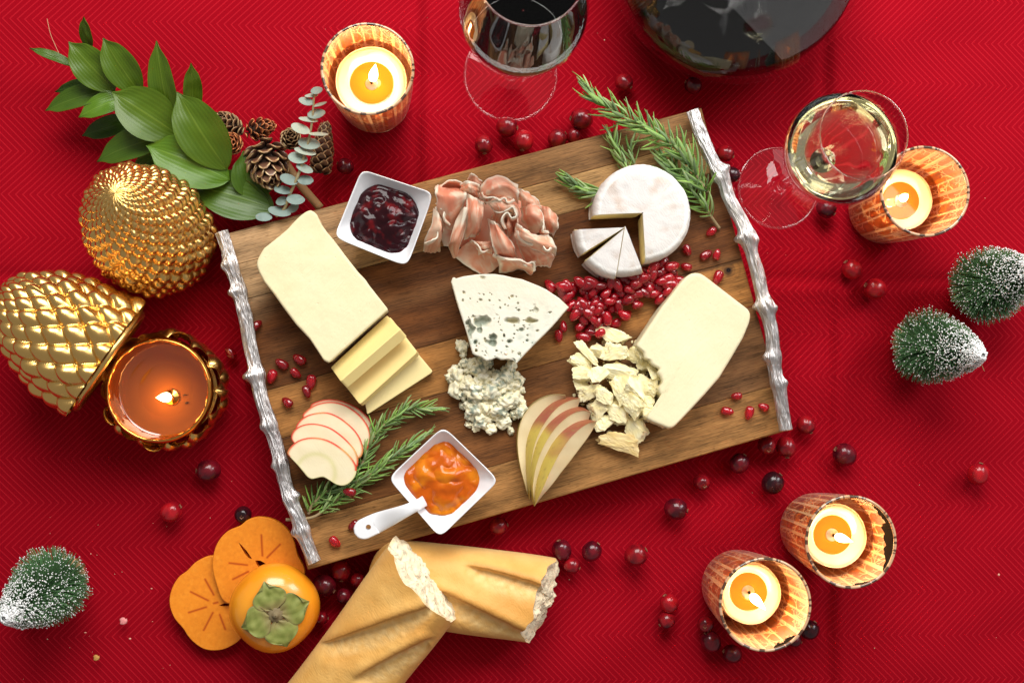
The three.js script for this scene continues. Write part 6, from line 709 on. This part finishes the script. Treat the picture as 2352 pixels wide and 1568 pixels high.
// ---------------------------------------------------------------- cranberries
{
  const skin = (c, d, k) => { const b = ball(26, 18); return tint(warp(b, (v) => { v.y *= 1.1; const w = 1 + 0.025 * N(v.x * 1.5 + k, v.y * 1.5, v.z * 1.5); v.multiplyScalar(w); if (v.y > 0.85) v.y -= 0.35 * (v.y - 0.85); }), (x, y, z) => mix3(c, d, sm(fbm(x * 1.3 + k, y * 1.3, z * 1.3, 3) + 0.15 * y, -0.25, 0.35))); };
  const tones = [skin([0.46, 0.008, 0.014], [0.24, 0.004, 0.01], 1), skin([0.28, 0.005, 0.01], [0.09, 0.003, 0.007], 5), skin([0.16, 0.005, 0.012], [0.05, 0.003, 0.007], 9), skin([0.045, 0.004, 0.008], [0.015, 0.003, 0.005], 13)];
  const m = std({ vertexColors: true, roughness: 0.26, clearcoat: 0.5, clearcoatRoughness: 0.08, specularIntensity: 0.4 }), mE = std({ color: [0.25, 0.1, 0.05], roughness: 0.8 });
  const end = (() => { const rows = []; for (let i = 0; i <= 4; i++) { const t = i / 4, row = []; for (let j = 0; j < 20; j++) { const a = j / 20 * Math.PI * 2, lobe = 1 + 0.28 * t * Math.cos(a * 4); const r = [0.03, 0.1, 0.17, 0.21, 0.17][i] * lobe; row.push(V(Math.cos(a) * r, [0.985, 0.99, 1.05, 1.09, 1.035][i], Math.sin(a) * r)); } rows.push(row); } return grid(rows, true, null, true); })();
  const first = thing('cranberry', 'x', 'cranberry', V(0, 0, 0), 'loose cranberries on the cloth'); piece(first, 'skin', tones[0], m); piece(first, 'blossom_end', end, mE);
  const r = rng(55); let used1 = false;
  // x, y, radius in the picture, tone, direction of the blossom end in the picture (degrees, 0 right, 90 down; 999 up at the viewer), words
  const L = [[1434, 188, 21, 1, 40, 'cranberry lying alone between the decanter and the tip of the long rosemary'], [1593, 195, 20, 2, 200, 'dark cranberry touching the rim of the wine decanter'], [1336, 272, 26, 1, 180, 'plump dark red cranberry under the tip of the long rosemary sprig'], [1165, 290, 24, 1, 10, 'cranberry touching the foot of the red wine glass'], [1203, 322, 24, 0, 100, 'bright red cranberry below the red wine glass, nearest the board edge'], [1111, 331, 22, 1, 85, 'cranberry left of the bright one below the red wine glass'], [1281, 316, 22, 1, 330, 'cranberry resting against the board edge above the ham'], [1318, 310, 17, 1, 300, 'small cranberry squeezed between two others at the board edge'], [792, 381, 19, 2, 200, 'dark cranberry between the narrow pinecone and the jam dish'], [1668, 351, 20, 1, 30, 'red cranberry outside the upper silver handle'], [1684, 400, 18, 3, 60, 'nearly black cranberry against the silver handle'], [1677, 440, 15, 1, 90, 'small cranberry behind the foot of the white wine glass'], [1900, 478, 23, 2, 40, 'dark cranberry between the white wine glass foot and the candle'],
    [1959, 618, 24, 0, 225, 'bright cranberry, upper one of the pair below the wine glass candle'], [2012, 663, 26, 0, 200, 'bright cranberry, lower one of the pair near the frosted trees'], [1853, 976, 22, 1, 60, 'cranberry beside the lower end of the silver handle'], [1763, 1023, 22, 1, 999, 'cranberry with its star end showing just below the board corner'], [1808, 1027, 24, 1, 90, 'cranberry next to the star-ended one below the board corner'], [1942, 1044, 27, 2, 210, 'large dark cranberry alone beyond the board corner'], [1700, 1064, 23, 2, 300, 'dark cranberry below the board, nearest the star-ended one'], [1613, 1107, 20, 1, 999, 'small red cranberry with a tan end below the board edge'], [1777, 1109, 26, 3, 310, 'almost black large cranberry above the pair of candle glasses'], [2250, 1088, 25, 0, 280, 'bright red cranberry alone farthest from the board'], [1554, 1169, 26, 2, 10, 'large oval dark cranberry alone below the pear slices'],
    [1291, 1263, 23, 2, 250, 'cranberry nearest the torn end of the rear bread'], [1360, 1266, 23, 2, 310, 'dark cranberry right of the one nearest the rear bread'], [1314, 1299, 19, 1, 20, 'smaller cranberry completing the trio by the rear bread'], [1462, 1275, 26, 1, 330, 'large cranberry alone between the trio and the candle glasses'], [1538, 1386, 22, 0, 240, 'bright cranberry, upper of the pair left of the front candle glass'], [1532, 1425, 20, 1, 150, 'darker cranberry, lower of the pair left of the front candle glass'], [1622, 1434, 20, 1, 999, 'red cranberry with star end against the foot of the front candle glass'], [1634, 1474, 24, 2, 240, 'dark cranberry below the star-ended one at the front candle glass'], [1683, 1502, 22, 2, 200, 'dark cranberry lowest of those around the front candle glass'], [1862, 1447, 22, 3, 300, 'black-red cranberry behind the rim of the front candle glass'], [1826, 1470, 17, 2, 20, 'dim cranberry half hidden under the rim of the front candle glass'], [1145, 1209, 21, 1, 350, 'dim red cranberry in the shade of the board near the marmalade dish'],
    [477, 1081, 26, 2, 180, 'very dark cranberry below the open gold candle jar'], [392, 1175, 24, 0, 330, 'scuffed bright cranberry alone between jar and persimmon slices'], [557, 1182, 20, 3, 999, 'black berry-like cranberry behind the persimmon slice'], [783, 1311, 23, 1, 90, 'red cranberry tucked under the board corner by the bread'], [745, 1345, 26, 2, 30, 'dark cranberry between the whole persimmon and the bread'], [822, 1332, 17, 1, 10, 'small cranberry touching the front bread near the board'], [790, 1370, 18, 2, 60, 'dark little cranberry half under the front bread'], [738, 1420, 15, 1, 0, 'barely visible cranberry between persimmon and front bread']];
  for (const [x, y, rad, tone, dir, label] of L) {
    const t = used1 ? first.clone() : first; if (used1) { t.name = numbered('cranberry'); scene.add(t); } used1 = true;
    const R = rad * 0.000323 * 0.97, q = P(x, y, R); t.position.set(q.x, R * 0.96 - 0.001, q.z); t.scale.setScalar(R); t.children[0].geometry = tones[tone]; t.userData.label = label;
    const a = dir * Math.PI / 180, ax = dir === 999 ? V(r() * 0.6 - 0.3, 0.85, r() * 0.5) : V(Math.cos(a), 0.25, Math.sin(a)); t.quaternion.setFromUnitVectors(UPV, ax.normalize());
  }
}
// ---------------------------------------------------------------- scraps on the cloth
{
  const fiber = (label, list, w, c, name = 'dry_fiber') => { const p = []; for (let i = 0; i < list.length; i += 3) p.push(P(list[i], list[i + 1], list[i + 2])); solo(name, sweep(p, 30, 5, () => w), std({ color: c, roughness: 0.8 }), p[0].clone().setY(0), label, 'plant fiber', null); };
  fiber('thin curled dry fiber on the cloth beside the outermost leaf', [107, 43, 0.001, 115, 78, 0.0015, 124, 100, 0.001, 136, 126, 0.003], 0.00022, [0.5, 0.28, 0.16]);
  fiber('stray pale bristle on the cloth below the nearest frosted tree', [2238, 826, 0.006, 2252, 832, 0.004, 2262, 852, 0.001], 0.0002, [0.45, 0.42, 0.2]);
  const p0 = P(2046, 1300, 0.03), h = thing('herb_scrap', 'tiny green herb scrap at the rim of the sooty candle glass', 'herb scrap', V(p0.x, 0.001, p0.z), null); const r = rng(66);
  for (let i = 0; i < 7; i++) { const m = piece(h, 'leaf', needleGeos[i % 4], M_needle[i % 4]); m.scale.setScalar(0.005 * (0.7 + 0.5 * r())); m.rotation.set(r() * 2 - 0.2, r() * 6, r() * 2 - 1); m.position.set((r() - 0.5) * 0.004, 0.001, (r() - 0.5) * 0.004); }
  const bits = [], ib = ball(6, 4); for (let i = 0; i < 70; i++) { const b = ib.clone(), s = 0.0002 + 0.0005 * Math.pow(r(), 4); b.scale(s * (0.7 + r()), s * 0.7, s * (0.7 + r())); const q = i < 34 ? P(20 + r() * 420, 1180 + r() * 380, 0) : P(60 + r() * 2240, 40 + r() * 1500, 0); b.translate(q.x, 0.0004, q.z); const w = r() < 0.6 ? [0.62, 0.5, 0.34] : [0.7, 0.35, 0.25]; bits.push(tint(b, () => w)); }
  const cb = new THREE.Mesh(mergeGeometries(bits), std({ vertexColors: true, roughness: 0.9 })); cb.name = 'crumbs'; cb.userData.kind = 'stuff'; cb.userData.label = 'tiny crumbs and specks scattered on the red cloth'; scene.add(cb);
  const flake = (x, y, s, c, label) => { const b = ball(10, 7); warp(b, (v) => { v.multiplyScalar(1 + 0.5 * N(v.x * 2, v.y * 2, v.z * 2)); v.set(v.x * s, v.y * s * 0.35, v.z * s); const q = P(x, y, 0); v.add(V(q.x, 0.0008, q.z)); }); solo('flake', b, std({ color: c, roughness: 0.8 }), P(x, y, 0), label, 'crumb flake', null); };
  flake(283, 1426, 0.0026, [0.72, 0.25, 0.24], 'pink flake on the cloth between the lone tree and persimmon slice'); flake(221, 1510, 0.0021, [0.5, 0.25, 0.06], 'ochre crumb flake on the cloth below the lone frosted tree');
}
scene.traverse((o) => { if (o.isMesh) { o.castShadow = true; o.receiveShadow = true; } });
renderer.render(scene, camera);
